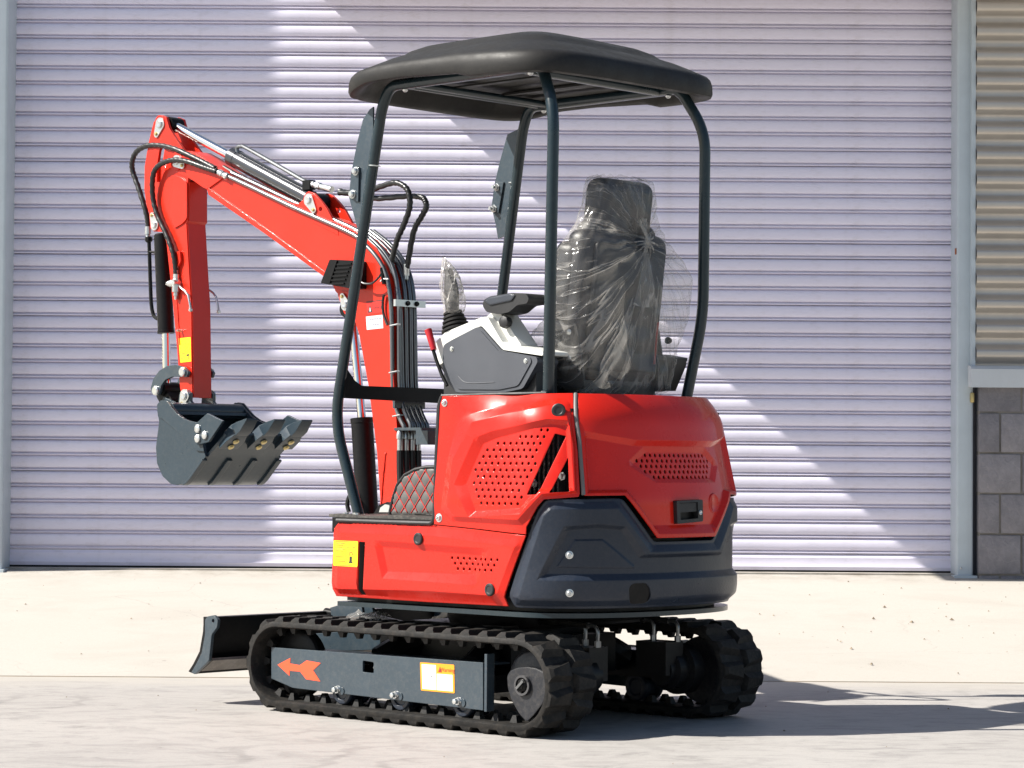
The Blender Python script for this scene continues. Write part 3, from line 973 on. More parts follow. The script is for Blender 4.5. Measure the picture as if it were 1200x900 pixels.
        # text faces +Y; its reading direction is -X
        M4 = Matrix(((-1, 0, 0, c[0]), (0, 0, 1, 0.4938), (0, 1, 0, c[1]), (0, 0, 0, 1)))
        M4 = Matrix.Translation((c[0], 0.4938, c[1])) @ Matrix.Rotation(math.radians(0.6), 4, 'Y') @ Matrix(((-1, 0, 0, 0), (0, 0, 1, 0), (0, 1, 0, 0), (0, 0, 0, 1)))
        flat_text('Warning', 0.019, 'inkr', 'warning_text', s1, M4)
        for k in range(4):
            v0 = .55 - k * .12
            obj('print_line', plateY([lerp(.53, v0), lerp(.92 - .12 * (k % 2), v0), lerp(.92 - .12 * (k % 2), v0 + .022), lerp(.53, v0 + .022)], 0.4937, 0.4939), 'inkg', s1)
        for u, v, d in ((.12, .5, .012), (.20, .46, .018), (.30, .52, .05)):
            obj('print_line', plateY([lerp(u, v), lerp(u + d, v), lerp(u + d, v + .03), lerp(u, v + .03)], 0.4937, 0.4939), 'ink', s1)
    return f
make_track_frame(1); make_track_frame(-1)

# centre frame, swing ring, blade
cf = obj('undercarriage_frame', MB().box((0.06, 0, 0.215), (0.62, 0.52, 0.13)).box((0.06, 0, 0.285), (0.44, 0.40, 0.06)), 'black', EX, ang=30)
obj('swing_bearing', MB().lathe((0, 0, 0.30), (0, 0, 1), [(0, 0.20), (0.03, 0.215), (0.055, 0.215), (0.056, 0.19), (0.085, 0.185)], 48), 'black', cf)
for sx in (0.22, -0.16):
    for sy in (1, -1):
        obj('cross_leg', MB().tube(smooth_path([(sx * 0.6, 0.16 * sy, 0.27), (sx, 0.27 * sy, 0.235), (sx * 1.15, 0.37 * sy, 0.185)], 4), 0.05, 10), 'black', cf)
# dozer blade
YB = 0.56
front = [(0.9680, 0.3078), (0.9676, 0.2823), (0.9695, 0.2552), (0.9870, 0.1853), (1.0213, 0.1383), (1.0468, 0.1112)]
back = [(1.0255, 0.1064), (0.9927, 0.1069), (0.9518, 0.1663), (0.9252, 0.2425), (0.9123, 0.3089)]
mb = MB()
mb.loft([[(x, yy, z) for x, z in front + back] for yy in (-YB + .012, YB - .012)])
bl = obj('dozer_blade', mb, 'black', EX, ang=25)
bx = [(0.9238, 0.1560), (0.8779, 0.1705), (0.8775, 0.1408), (0.9049, 0.1302)]
pl = round_poly([(0.9446, 0.2984), (0.9309, 0.3110), (0.8986, 0.3170), (0.8754, 0.3017), (0.8796, 0.2758), (0.9077, 0.2494), (0.9215, 0.1573), (0.9974, 0.1043), (1.0162, 0.1100), (0.9864, 0.1463), (0.9613, 0.1807), (0.9438, 0.2475)], 0.004)
for sy in (1, -1):
    o = obj('blade_end_plate', plateY(pl, (YB - .012) * sy, YB * sy, [circ(*[(0.9006, 0.2975)][0], 0.007)]), 'slate', bl)
cut = [(x - 0.012, z) for x, z in back[1:2]]
lipb = [(0.9974, 0.1082), (0.9238, 0.1560), (0.9285, 0.1647), (1.0069, 0.1151)]
obj('cutting_edge', MB().loft([[(x, yy, z) for x, z in lipb] for yy in (-YB + .02, YB - .02)]), paint('tan_edge_steel', (0.16, 0.14, 0.12), 0.5, vary=0.3, dust=0.4), bl)  # tan colour stands in for ground reflected on the lower lip
for sy in (1, -1):
    rib = [(0.98, .14), (0.93, .16), (0.93, .27), (0.97, .29)]
    obj('blade_rib', plateY(rib, 0.17 * sy - .008, 0.17 * sy + .008), 'slate', bl)
    arm_p = [(0.95, 0.17), (0.95, 0.225), (0.36, 0.285), (0.30, 0.285), (0.30, 0.22), (0.5, 0.20)]
    obj('blade_arm', plateY(arm_p, 0.20 * sy - 0.02, 0.20 * sy + 0.02), 'slate', EX)
obj('blade_cylinder', MB().cyl((0.42, 0, 0.25), (0.72, 0, 0.285), 0.03).cyl((0.72, 0, 0.285), (0.93, 0, 0.305), 0.016), 'black', EX)
br = [(0.7292, 0.3075), (0.6849, 0.3397), (0.6138, 0.3218), (0.6487, 0.2872)]
obj('blade_bracket', MB().box((0.60, 0.15, 0.335), (0.16, 0.012, 0.05), Matrix.Rotation(0.25, 3, 'Y')).box((0.60, 0.20, 0.335), (0.16, 0.012, 0.05), Matrix.Rotation(0.25, 3, 'Y')), 'slate', EX)
# crumpled plastic strip left on the frame
rag = MB(); rr = random.Random(5)
rag.sheet(lambda u, v: (0.40 - 0.16 * u + rr.uniform(-.012, .012), 0.33 + 0.09 * v, 0.350 - 0.06 * abs(v - .3) + rr.uniform(-.008, .008)), [i / 7 for i in range(8)], [i / 3 for i in range(4)])
rg = obj('plastic_strip', rag, 'film2', None, ang=180)
rg.location = EX.location; rg.rotation_euler = EX.rotation_euler
tag(rg, 'torn strip of clear plastic lying over the left track under the red body', 'plastic scrap')
# travel motors inside the far and near sprockets
for sy in (1, -1):
    m = MB().lathe((XR, 0.30 * sy, ZC + 0.01), (0, -sy, 0), [(0, 0.085), (0.05, 0.085), (0.055, 0.065), (0.10, 0.065), (0.105, 0.05), (0.13, 0.05)], 28)
    m.box((XR + 0.02, 0.19 * sy, ZC + 0.05), (0.13, 0.09, 0.11))
    tm = obj('travel_motor', m, 'black', EX, ang=30)
    for k, (fx, fy) in enumerate(((-0.05, 0.20), (0.03, 0.17))):
        fz = ZC + 0.105
        b = MB().cyl((XR + fx, fy * sy, fz), (XR + fx, fy * sy, fz + 0.02), 0.011, n=6)
        obj('fitting_nut', b, 'tube', tm)
        b2 = MB().tube(smooth_path([(XR + fx, fy * sy, fz + 0.02), (XR + fx, fy * sy, fz + 0.052), (XR + fx + 0.016, fy * sy, fz + 0.068), (XR + fx + 0.04, fy * sy, fz + 0.068)], 4), 0.0065, 8)
        obj('fitting_elbow', b2, 'tube', tm)
        hz = MB().tube(smooth_path([(XR + fx + 0.04, fy * sy, fz + 0.068), (XR + fx + 0.12, fy * sy * .9, fz + 0.07), (XR + fx + 0.24, 0.08 * sy, fz + 0.06), (XR + 0.42, 0.05 * sy, fz + 0.06)], 5), 0.010, 8)
        obj('motor_hose', hz, 'hose', tm)
    for a in (0.5, 1.6, 2.8, 4.2, 5.4):
        obj('motor_bolt', hexhead(MB(), (XR + 0.072 * math.cos(a), 0.295 * sy, ZC + 0.01 + 0.072 * math.sin(a)), (0, -sy, 0), 0.007, 0.012), 'steel', tm)

# ---- upper body ---------------------------------------------------------------
# revolving deck plate
n = 96
ring = [body(-S_MAX + 2 * S_MAX * i / (n - 1), 0.44, 0.0) for i in range(n)]
def deck(z0, z1, off, name, mat, inset=0.0):
    pts = []
    for i in range(n):
        s = -S_MAX + 2 * S_MAX * i / (n - 1)
        x, yv, nx, ny = contour(s)
        pts.append((x + nx * off, yv + ny * off))
    mb = MB().loft([[(p[0], p[1], z) for p in pts] for z in (z0, z1)])
    return obj(name, mb, mat, EX, ang=40)
deck(0.371, 0.386, -0.030, 'revolving_deck', 'post')
deck(0.388, 0.62, -0.075, 'dark_fill_block', 'black')  # added black fill so openings in the lower covers look dark
# black box fills in the shade behind the vents, fins and bolts on it
mb = MB().box((-0.36, 0, 0.82), (0.50, 0.74, 0.42))
vent_fill = obj('dark_fill_box', mb, 'black', EX)
for k in range(9):
    obj('radiator_fin', MB().box((-0.42 - 0.02 * k, 0.385, 0.86), (0.008, 0.03, 0.24)), 'gunmetal', vent_fill)
for k in range(4):
    obj('engine_bolt', hexhead(MB(), (-0.42 - 0.06 * k, 0.40, 0.78 + 0.012 * k), (0, 1, 0), 0.01, 0.01), 'steel', vent_fill)
lin = [body(-0.47 + 0.94 * i / 47, 0.70, -0.105) for i in range(48)]
obj('rear_liner', MB().loft([[(p[0], p[1], z) for p in lin] for z in (0.60, 1.03)]), 'black', vent_fill, ang=30)
top = []
for i in range(64):
    s = -0.98 + 1.96 * i / 63
    top.append(body(s, 1.068, -0.020))
mb = MB().loft([[(p[0], p[1], z) for p in top] for z in (1.035, 1.054)])
obj('top_deck', mb, 'black', EX, ang=30)

# red side cover
o1 = [(-0.9836, 1.0728), (-0.8456, 1.0740), (-0.7016, 1.0766), (-0.4208, 1.0801), (-0.4286, 1.0129), (-0.4224, 0.9455), (-0.4166, 0.8918), (-0.4140, 0.7635), (-0.4184, 0.7529), (-0.5294, 0.7441), (-0.5498, 0.7211), (-0.5874, 0.6564), (-0.5888, 0.6337), (-0.7904, 0.6465), (-0.9882, 0.6566), (-0.9906, 0.8618)]
o1 = [(s, z - 0.0005) for s, z in o1]
P1o = [(-0.9564, 0.7075), (-0.9406, 0.8621), (-0.9018, 1.0029), (-0.7150, 1.0461), (-0.4380, 1.0662), (-0.4388, 1.0074), (-0.4252, 0.9186), (-0.4222, 0.7635), (-0.5298, 0.7507), (-0.5570, 0.7224), (-0.5952, 0.6603), (-0.9054, 0.6672)]
P1i = [(-0.9176, 0.7137), (-0.9072, 0.8623), (-0.8396, 0.9875), (-0.7000, 1.0158), (-0.5070, 1.0425), (-0.4558, 1.0127), (-0.4342, 0.9185), (-0.4304, 0.7714), (-0.5332, 0.7600), (-0.5658, 0.7250), (-0.6112, 0.6787), (-0.8824, 0.6841)]
P2o = [(-0.8918, 0.7854), (-0.8238, 0.9367), (-0.7556, 0.9586), (-0.5302, 0.9962), (-0.4458, 0.9911), (-0.4344, 0.7714), (-0.5394, 0.7680), (-0.6018, 0.6977), (-0.8212, 0.6826)]
P2i = [(-0.8514, 0.7914), (-0.7970, 0.9175), (-0.7416, 0.9367), (-0.5226, 0.9800), (-0.4586, 0.9749), (-0.4480, 0.7820), (-0.5488, 0.7785), (-0.6146, 0.7135), (-0.8022, 0.7020)]
MESH = [(-0.8442, 0.7942), (-0.7928, 0.9121), (-0.7372, 0.9313), (-0.5332, 0.9773), (-0.5184, 0.9719), (-0.6020, 0.7352), (-0.6180, 0.7188), (-0.7948, 0.7103)]
W1 = round_poly([(-0.5006, 0.9504), (-0.4574, 0.9426), (-0.5516, 0.7585), (-0.5902, 0.7567)], 0.004)
W2 = round_poly([(-0.4502, 0.8755), (-0.4480, 0.7687), (-0.5110, 0.7642)], 0.004)
sc = panel('side_cover', 'red', EX, o1, [W1, W2], hexgrid(MESH, 0.0262, 0.0212, 0.0056, shrink=0.007), [(P1o, P1i, 0.012), (P2o, P2i, -0.015)], off=0.0, step=0.02)
def plug(px_s, r, parent, off=0.0, mat='blackp', h=0.010):
    s, z = px_s
    c = Vector(body(s, z, off - 0.002)); nrm = Vector((contour(s)[2], contour(s)[3], 0))
    o = obj('rubber_plug', MB().lathe(c, nrm, [(0, r), (h * .7, r), (h, r * .86), (h, r * .6), (h * .85, r * .5), (h * .85, 0.001)], 24), mat, parent, ang=30)
    return o
def bolt(px_s, r, parent, off=0.0, mat='steel', name='bolt'):
    s, z = px_s
    c = Vector(body(s, z, off - 0.001)); nrm = Vector((contour(s)[2], contour(s)[3], 0))
    mb = MB().lathe(c, nrm, [(0, r * 1.5), (0.002, r * 1.5), (0.0025, r * 1.05), (0.008, r), (0.010, r * .7), (0.010, r * .45), (0.006, r * .4), (0.006, 0.0005)], 16)
    return obj(name, mb, mat, parent, ang=30)
plug([(-0.4872, 1.0234)][0], 0.0225, sc, 0.0125)
bolt([(-0.9654, 1.0503)][0], 0.0085, sc)
# black rubber edge round the cab opening
e1 = [body(s, z, -0.004) for s, z in [(-1.4552, 0.6598), (-1.2228, 0.6591), (-1.0028, 0.6596)]] + [body(s, z, -0.004) for s, z in [(-0.9912, 0.6737), (-0.9926, 0.8618), (-0.9940, 1.0423), (-0.9822, 1.0700)]]
obj('opening_edge', MB().tube(fillet(e1, 0.02), 0.0075, 8), 'blackp', EX)
e2 = [body(s, z, -0.002) for s, z in [(-0.9826, 1.0741), (-0.7908, 1.0777), (-0.5660, 1.0798)]]
obj('top_edge_strip', MB().tube(e2, 0.005, 8), 'blackp', EX)

# lower red cover with sticker, slot and small mesh
o2 = [(-1.4424, 0.6535), (-1.2228, 0.6543), (-0.9910, 0.6538), (-0.7902, 0.6425), (-0.5904, 0.6296), (-0.6782, 0.4338), (-0.6740, 0.4039), (-1.0370, 0.4018), (-1.4718, 0.4034), (-1.4792, 0.4279), (-1.4696, 0.6294)]
SLOT = round_poly([(-1.3388, 0.5909), (-1.3072, 0.5901), (-1.3210, 0.4126), (-1.3480, 0.4144)], 0.003)
BEV_o = [(-1.4762, 0.4164), (-1.4656, 0.6467), (-1.2228, 0.6478), (-0.9910, 0.6474), (-0.5980, 0.6228), (-0.6776, 0.4351), (-0.6800, 0.4118), (-1.0332, 0.4104)]
BEV_i = [(-1.4448, 0.4293), (-1.4336, 0.6188), (-1.2224, 0.6182), (-0.9906, 0.6184), (-0.6270, 0.5926), (-0.6980, 0.4478), (-0.7144, 0.4363), (-1.0200, 0.4405)]
R2o = [(-1.2670, 0.5973), (-0.7330, 0.5843), (-0.7590, 0.5375), (-0.7884, 0.4659), (-1.2246, 0.4718)]
R2i = [(-1.2340, 0.5757), (-0.7818, 0.5612), (-0.8044, 0.5306), (-0.8192, 0.5001), (-1.2086, 0.4963)]
MB2 = [(-0.9470, 0.5658), (-0.6768, 0.5684), (-0.6986, 0.4990), (-0.9152, 0.4995)]
MB2i = [(-0.9372, 0.5606), (-0.6860, 0.5627), (-0.7060, 0.5041), (-0.9076, 0.5053)]
lc = panel('lower_side_cover', 'red', EX, o2, [SLOT], hexgrid(MB2i, 0.0265, 0.0170, 0.0052, shrink=0.0065), [(BEV_o, BEV_i, 0.008), (R2o, R2i, -0.011)], off=-0.003, step=0.02)
plug([(-1.0536, 0.6071)][0], 0.0205, lc, 0.005); plug([(-0.7298, 0.4547)][0], 0.0205, lc, 0.004)
bolt([(-0.9658, 0.6775)][0], 0.0095, lc, 0.0)
# fuel sticker
fs = [(-1.4606, 0.5923), (-1.3400, 0.5917), (-1.3422, 0.5059), (-1.4616, 0.5068)]
def fl_(u, v):
    a = Vector(fs[3]).lerp(Vector(fs[2]), u); b = Vector(fs[0]).lerp(Vector(fs[1]), u); q = a.lerp(b, v); return (q.x, q.y)
def quad(f, u0, v0, u1, v1): return [f(u0, v0), f(u1, v0), f(u1, v1), f(u0, v1)]
stk = decal('fuel_sticker', 'yellow', lc, round_poly(quad(fl_, 0, 0, 1, 1), 0.005), 0.0066)
for q in ((.06, .955, .94, .975), (.06, .03, .94, .05)): decal('sticker_line', 'inkr', stk, quad(fl_, *q), 0.0072)
for q in ((.64, .14, .80, .19), (.67, .19, .77, .40)): decal('fuel_pump_symbol', 'ink', stk, quad(fl_, *q), 0.0072)
decal('fuel_pump_symbol', 'inkr', stk, [fl_(.66, .42), fl_(.66, .55), fl_(.70, .58), fl_(.76, .58), fl_(.80, .50), fl_(.80, .44), fl_(.775, .44), fl_(.775, .50), fl_(.74, .55), fl_(.69, .55), fl_(.68, .52), fl_(.68, .42)], 0.0072)
for q in ((.56, .74, .64, .765), (.68, .74, .71, .765), (.80, .74, .88, .765), (.2, .66, .34, .67), (.24, .76, .27, .77), (.12, .6, .5, .608), (.12, .5, .42, .508)): decal('print_line', 'orange' if q[0] < .55 else 'inkr', stk, quad(fl_, *q), 0.0072)

for k in range(5):
    v0 = .88 - .075 * k
    decal('print_line', 'inkr', stk, quad(fl_, .10, v0, .48 - .05 * (k % 3), v0 + .022), 0.0072)
for k in range(3):
    v0 = .36 - .09 * k
    decal('print_line', 'ink', stk, quad(fl_, .10, v0, .52 - .07 * (k % 2), v0 + .020), 0.0072)
# counterweight (mirrored about the rear centre)
SC = 0.018
hl = [(-0.5236, 0.7415), (-0.2646, 0.7478), (-0.1354, 0.6094)]
hl = [(s - SC, z) for s, z in hl]
le = [(s - SC, z) for s, z in [(-0.5540, 0.7037), (-0.6626, 0.4358), (-0.6510, 0.4008)]]
half = [le[2], le[1], le[0], hl[0], hl[1], hl[2]]
half = [(s, z) for s, z in half]
oc = [(s + SC, z) for s, z in half] + [(-s + SC, z) for s, z in reversed(half)]
def sym(pts): return [(s, z) for s, z in pts] + [(2 * SC - s, z) for s, z in reversed(pts)]
B_o = sym([(-0.6444, 0.4079), (-0.6478, 0.4364), (-0.5456, 0.7012), (-0.5182, 0.7335), (-0.2734, 0.7398), (-0.1426, 0.6000)])
B_i = sym([(-0.6098, 0.4269), (-0.6092, 0.4432), (-0.5288, 0.6907), (-0.5072, 0.7123), (-0.2870, 0.7157), (-0.1606, 0.5773)])
R_o = sym([(-0.5496, 0.4903), (-0.4640, 0.6593), (-0.3574, 0.6676), (-0.2556, 0.6592), (-0.1818, 0.5696)])
R_i = sym([(-0.5220, 0.5095), (-0.4478, 0.6474), (-0.3574, 0.6543), (-0.2680, 0.6485), (-0.1954, 0.5590)])
E_o = [(-0.4898, 0.5299), (-0.4288, 0.6182), (-0.3312, 0.6195), (-0.1952, 0.5240)]
E_i = [(-0.4832, 0.5340), (-0.4262, 0.6142), (-0.3370, 0.6155), (-0.2188, 0.5298)]
HOLE = [(sx, zz) for sx, zz in round_poly([(-0.2480, 0.4793), (-0.1634, 0.4802), (-0.1528, 0.4146), (-0.2398, 0.4142)], 0.036, 7)]
cwt = panel('counterweight', 'navy', EX, round_poly(oc, 0.012, 2), [HOLE], (), [(B_o, B_i, 0.012), (R_o, R_i, -0.016), (E_o, E_i, 0.0035)], off=-0.011, thick=0.05, step=0.022)
cwt['label'] = 'dark blue grey cast counterweight'
tub = MB()
hc = [body(s, z, -0.004) for s, z in HOLE]; hi = [body(s, z, -0.10) for s, z in HOLE]
obj('hole_lining', MB().loft([hc, hi], cap=True), 'black', cwt)
bolt([(-0.4460, 0.5702)][0], 0.0085, cwt, -0.010); bolt([(-0.4452, 0.4517)][0], 0.0085, cwt, 0.001)
# the same covers on the far flank
orr = [(2 * SC - s - 0.012, z) for s, z in reversed(o1)]
panel('side_cover', 'red', EX, orr, step=0.03)
panel('lower_side_cover', 'red', EX, [(2 * SC - s - 0.012, z) for s, z in reversed(o2)], off=-0.003, step=0.03)
# engine hood
hh = [(-0.3998, 1.0789), (-0.4114, 1.0130), (-0.4058, 0.9456), (-0.4016, 0.8919), (-0.3990, 0.7556), (-0.2586, 0.7572), (-0.1298, 0.6215)]
h1 = [(s - SC, z) for s, z in hh]
oh = [(s + SC, z) for s, z in h1] + [(-s + SC, z) for s, z in reversed(h1)]
C_o = sym([(-0.0856, 0.9324), (-0.1940, 0.9327), (-0.3030, 0.9465), (-0.3924, 0.9592), (-0.3904, 0.7636), (-0.2526, 0.7665), (-0.1244, 0.6336)])
C_i = sym([(-0.1060, 0.9131), (-0.1970, 0.9137), (-0.3048, 0.9276), (-0.3808, 0.9377), (-0.3786, 0.7730), (-0.2386, 0.7746), (-0.1394, 0.6609)])
C2 = [(-0.2128, 0.8581), (-0.1514, 0.8991), (-0.0588, 0.9039), (0.0842, 0.9050), (0.1736, 0.9001)]
V_o = [(-0.252 + SC, 0.857), (-0.165 + SC, 0.912), (0.165 + SC, 0.912), (0.252 + SC, 0.857), (0.20 + SC, 0.797), (-0.13 + SC, 0.797)]
V_i = [(-0.215 + SC, 0.857), (-0.15 + SC, 0.893), (0.15 + SC, 0.893), (0.215 + SC, 0.857), (0.18 + SC, 0.812), (-0.125 + SC, 0.812)]
vm = []
for r_, zz in enumerate((0.884, 0.8665, 0.849, 0.8315, 0.814)):
    w0 = (-.155, -.196, -.18, -.165, -.128)[r_]; k = 0
    while True:
        s = w0 + k * 0.0238 + SC
        if s > 0.186 + SC - (0.02 if r_ in (0, 4) else 0): break
        vm.append((s, zz, 0.0062)); k += 1
lat = [(-0.0424, 0.7388), (0.0928, 0.7420), (0.0952, 0.6716), (-0.0376, 0.6651)]
LO = [(s, z) for s, z in lat]
hood = panel('engine_hood', 'red', EX, oh, [LO], vm, [(C_o, C_i, -0.017), (V_o, V_i, -0.008)], off=0.002, step=0.02)
# latch: black housing with paddle and lock
def lt(u, v):
    a = Vector(lat[3]).lerp(Vector(lat[2]), u); b = Vector(lat[0]).lerp(Vector(lat[1]), u); q = a.lerp(b, v); return (q.x, q.y)
lt0 = obj('latch', MB().prism(round_poly(quad(lt, 0, 0, 1, 1), 0.006), [quad(lt, .12, .16, .80, .90)], lambda p: body(p[0], p[1], 0.000), lambda p: body(p[0], p[1], -0.02)), 'blackp', hood, ang=30)
obj('latch_recess', MB().prism(quad(lt, .0, .0, 1, 1), [], lambda p: body(p[0], p[1], -0.021), lambda p: body(p[0], p[1], -0.03)), 'black', lt0)
obj('latch_paddle', MB().prism(round_poly(quad(lt, .14, .48, .78, .88), 0.003), [], lambda p: body(p[0], p[1], -0.004), lambda p: body(p[0], p[1], -0.016)), 'blackp', lt0, ang=30)
c = Vector(body(*lt(.88, .42), 0.0)); nv = Vector((contour(lt(.88, .4)[0])[2], contour(lt(.88, .4)[0])[3], 0))
obj('lock_cylinder', MB().lathe(c, nv, [(0, .008), (0.003, .008), (0.004, .006), (0.002, .003), (0.002, .0005)], 16), 'steel', lt0)
# round raised boss
bs = [(0.1870, 0.7287)][0]
c = Vector(body(bs[0], bs[1], -0.0185)); nv = Vector((contour(bs[0])[2], contour(bs[0])[3], 0))
obj('round_boss', MB().lathe(c, nv, [(0, .034), (0.004, .033), (0.005, .029), (0.0035, .027), (0.0035, .001)], 28), 'red', hood, ang=40)
# grey rubber seal between cover and hood
sl = [body(s, z, -0.0015) for s, z in [(-0.4088, 1.0774), (-0.4182, 1.0266), (-0.4164, 0.9805), (-0.4090, 0.9321), (-0.4068, 0.8785), (-0.4036, 0.8116), (-0.4018, 0.7583)]]
obj('hood_seal', MB().tube(smooth_path(sl, 4), 0.0068, 10), 'gasket', EX)

# ---- cab floor, posts, canopy ---------------------------------------------------
fz = 0.668
fpts = [(0.385, 0.47), (0.36, 0.497), (-0.14, 0.497), (-0.14, -0.497), (0.36, -0.497), (0.385, -0.47), (0.50, -0.20), (0.50, 0.20)]
fm = obj('floor_plate', MB().prism(fpts, [], lambda p: (p[0], p[1], fz), lambda p: (p[0], p[1], 0.62)), 'black', EX)
mt = [(0.40, 0.475), (-0.13, 0.485), (-0.13, -0.48), (0.40, -0.46)]
obj('floor_mat', MB().prism(densify(mt, 0.06), [], lambda p: (p[0], p[1], fz + 0.010 + 0.004 * math.sin(23 * p[0]) * math.sin(17 * p[1])), lambda p: (p[0], p[1], fz + 0.001)), 'floor', EX)
for xx, yy in ((0.375, 0.42), (0.33, 0.42), (0.30, 0.44)):
    obj('floor_bolt', hexhead(MB(), (xx, yy, fz + 0.006), (0, 0, 1), 0.009, 0.010), 'steel', fm)
obj('front_firewall', MB().box((0.48, -0.10, 0.56), (0.05, 0.5, 0.24)), 'black', EX)

# quilted trim panel with red stitching, in the foot well
QY = 0.295
qp = [(0.2919, 0.6743), (0.2738, 0.7357), (0.2534, 0.7795), (0.2164, 0.8132), (0.1670, 0.8324), (0.1138, 0.8406), (0.0650, 0.8418), (0.0632, 0.6817)]
q0x, q0z = qp[0]
def quilt_h(x, z):
    a = (x - q0x) / 0.050 + (z - q0z) / 0.062; b = (x - q0x) / 0.050 - (z - q0z) / 0.062
    return 0.0055 * (abs(math.sin(math.pi * a)) * abs(math.sin(math.pi * b))) ** 0.4
qd = densify(qp, 0.012)
tris, pts = cdt(qd, [], [], grid_pts(qp, 0.0062))
mb = MB(); mb.add([(x, QY + (quilt_h(x, z) if dist_poly((x, z), qp) > 0.004 else -0.002), z) for x, z in pts], tris)
qo = obj('quilted_panel', mb, 'quilt', EX, ang=180)
obj('panel_backing', plateY(qp, QY - 0.003, QY - 0.06), 'seat', qo)
obj('panel_piping', MB().tube([(x, QY + 0.001, z) for x, z in qp[:-1]], 0.006, 8), 'blackp', qo)
st = MB()
for fam in (1, -1):
    for k in range(-14, 15):
        run = []
        for i in range(80):
            z = q0z - 0.02 + 0.24 * i / 79
            # lines where a (or b) is an integer
            x = q0x + 0.050 * (k - fam * (z - q0z) / 0.062)
            if pip((x, z), qp) and dist_poly((x, z), qp) > 0.006: run.append((x, QY + 0.0032, z))
            else:
                if len(run) > 2: st.tube(run[::3] + [run[-1]], 0.0019, 5)
                run = []
        if len(run) > 2: st.tube(run[::3] + [run[-1]], 0.0019, 5)
obj('stitching', st, 'stitch', qo, ang=180)

# front posts, rear posts, roof rails
TR = 0.0188
pf = [(0.3628, 0.6766), (0.4848, 0.9975), (0.2871, 2.0631)]
rail_z = 2.136
def front_post(sy):
    P = [(pf[0][0], 0.37 * sy, fz), (pf[1][0], 0.375 * sy, pf[1][1]), (pf[2][0] - 0.0, 0.352 * sy, pf[2][1]), (pf[2][0] - 0.035, 0.348 * sy, rail_z), (0.10, 0.346 * sy, rail_z)]
    path = [Vector(P[0])] + fillet(P, 0.10, 7)[1:]
    o = obj('canopy_post', MB().tube(path, TR, 18), 'post', EX, ang=60)
    obj('post_foot', MB().lathe(P[0], (0, 0, 1), [(0, 0.04), (0.008, 0.04), (0.012, 0.028)], 20), 'black', o)
    # mirror bracket welded to the front of the post
    if sy > 0:
        br = [(0.3167, 2.0687), (0.3335, 2.0614), (0.3671, 2.0292), (0.3960, 1.9494), (0.4226, 1.8513), (0.4322, 1.7637), (0.4056, 1.6973), (0.3813, 1.6314), (0.3626, 1.6713), (0.3466, 1.7493), (0.3150, 1.9371)]
        pad = [(0.3778, 1.8657), (0.4162, 1.8538), (0.4258, 1.7662), (0.3806, 1.7471)]
    else:
        br = [(0.3036, 2.0676), (0.3715, 2.0484), (0.4112, 1.9455), (0.4300, 1.8844), (0.4485, 1.7856), (0.4285, 1.7282), (0.4150, 1.6713), (0.3723, 1.6814), (0.3435, 1.7914), (0.3152, 1.9445)]
        pad = [(0.3827, 1.8748), (0.4257, 1.8809), (0.4441, 1.7791), (0.4073, 1.7643)]
    obj('mirror_bracket', plateY(br, 0.362 * sy - 0.003, 0.362 * sy + 0.003), 'slate', o)
    pb = obj('bracket_pad', plateY(pad, 0.362 * sy + (0.0035), 0.362 * sy + 0.010), 'slate', o)
    for q in ([(0.3922, 1.8533), (0.4066, 1.7749)] if sy > 0 else [(0.4160, 1.8584), (0.4299, 1.7813)]):
        b = MB(); yb = 0.362 * sy + 0.010
        b.lathe((q[0], yb, q[1]), (0, 1, 0), [(0, .0155), (.003, .0155), (.0032, .0125), (.010, .012), (.014, .008), (.014, .001)], 14 if sy > 0 else 6)
        if sy < 0: b.cyl((q[0], yb, q[1]), (q[0], yb + 0.024, q[1]), 0.006, n=10)
        obj('bracket_bolt', b, 'steel', o, ang=30)
    cz = [(0.3099, 1.8666)][0] if sy > 0 else [(0.3399, 1.8703)][0]
    obj('cable_tie', MB().cyl((cz[0], 0.3625 * sy, cz[1] - .002), (cz[0] - .0004, 0.3625 * sy, cz[1] + .002), TR + 0.002, n=18), 'steel', o)
    return o
def rear_post(sy):
    P = [(0.12, 0.346 * sy, rail_z), (-0.430, 0.346 * sy, rail_z), (-0.462, 0.350 * sy, 2.115), (-0.535, 0.381 * sy, 1.985), (-0.527, 0.384 * sy, 1.362), (-0.486, 0.344 * sy, 1.068)]
    path = [Vector(P[0])] + fillet(P[1:], 0.085, 7)
    o = obj('canopy_post', MB().tube(path, TR, 18), 'post', EX, ang=60)
    obj('post_foot', MB().lathe((P[-1][0], P[-1][1], 1.066), (0, 0, 1), [(0, 0.042), (0.010, 0.042), (0.012, 0.03)], 20), 'post', o)
    obj('foot_bolt', hexhead(MB(), (P[-1][0] - 0.01, P[-1][1] + 0.036 * sy, 1.076), (0, 0, 1), 0.007, 0.010), 'steel', o)
    for xx in (-0.40, 0.18):
        obj('rail_bolt', domehead(MB(), (xx, 0.346 * sy, rail_z - TR), (0, 0, -1), 0.010, 0.009), 'steel', o)
    return o
for sy in (1, -1): front_post(sy); rear_post(sy)
for xx in (0.20, 0.16, -0.36):
    obj('canopy_crossbar', MB().tube([(xx, 0.335, rail_z), (xx, -0.335, rail_z)], 0.012 if xx > 0 else 0.018, 12), 'post', EX)
for yy in (0.12, -0.12):
    obj('canopy_crossbar', MB().box((-0.08, yy, rail_z + 0.01), (0.55, 0.03, 0.006)), 'canopy', EX)

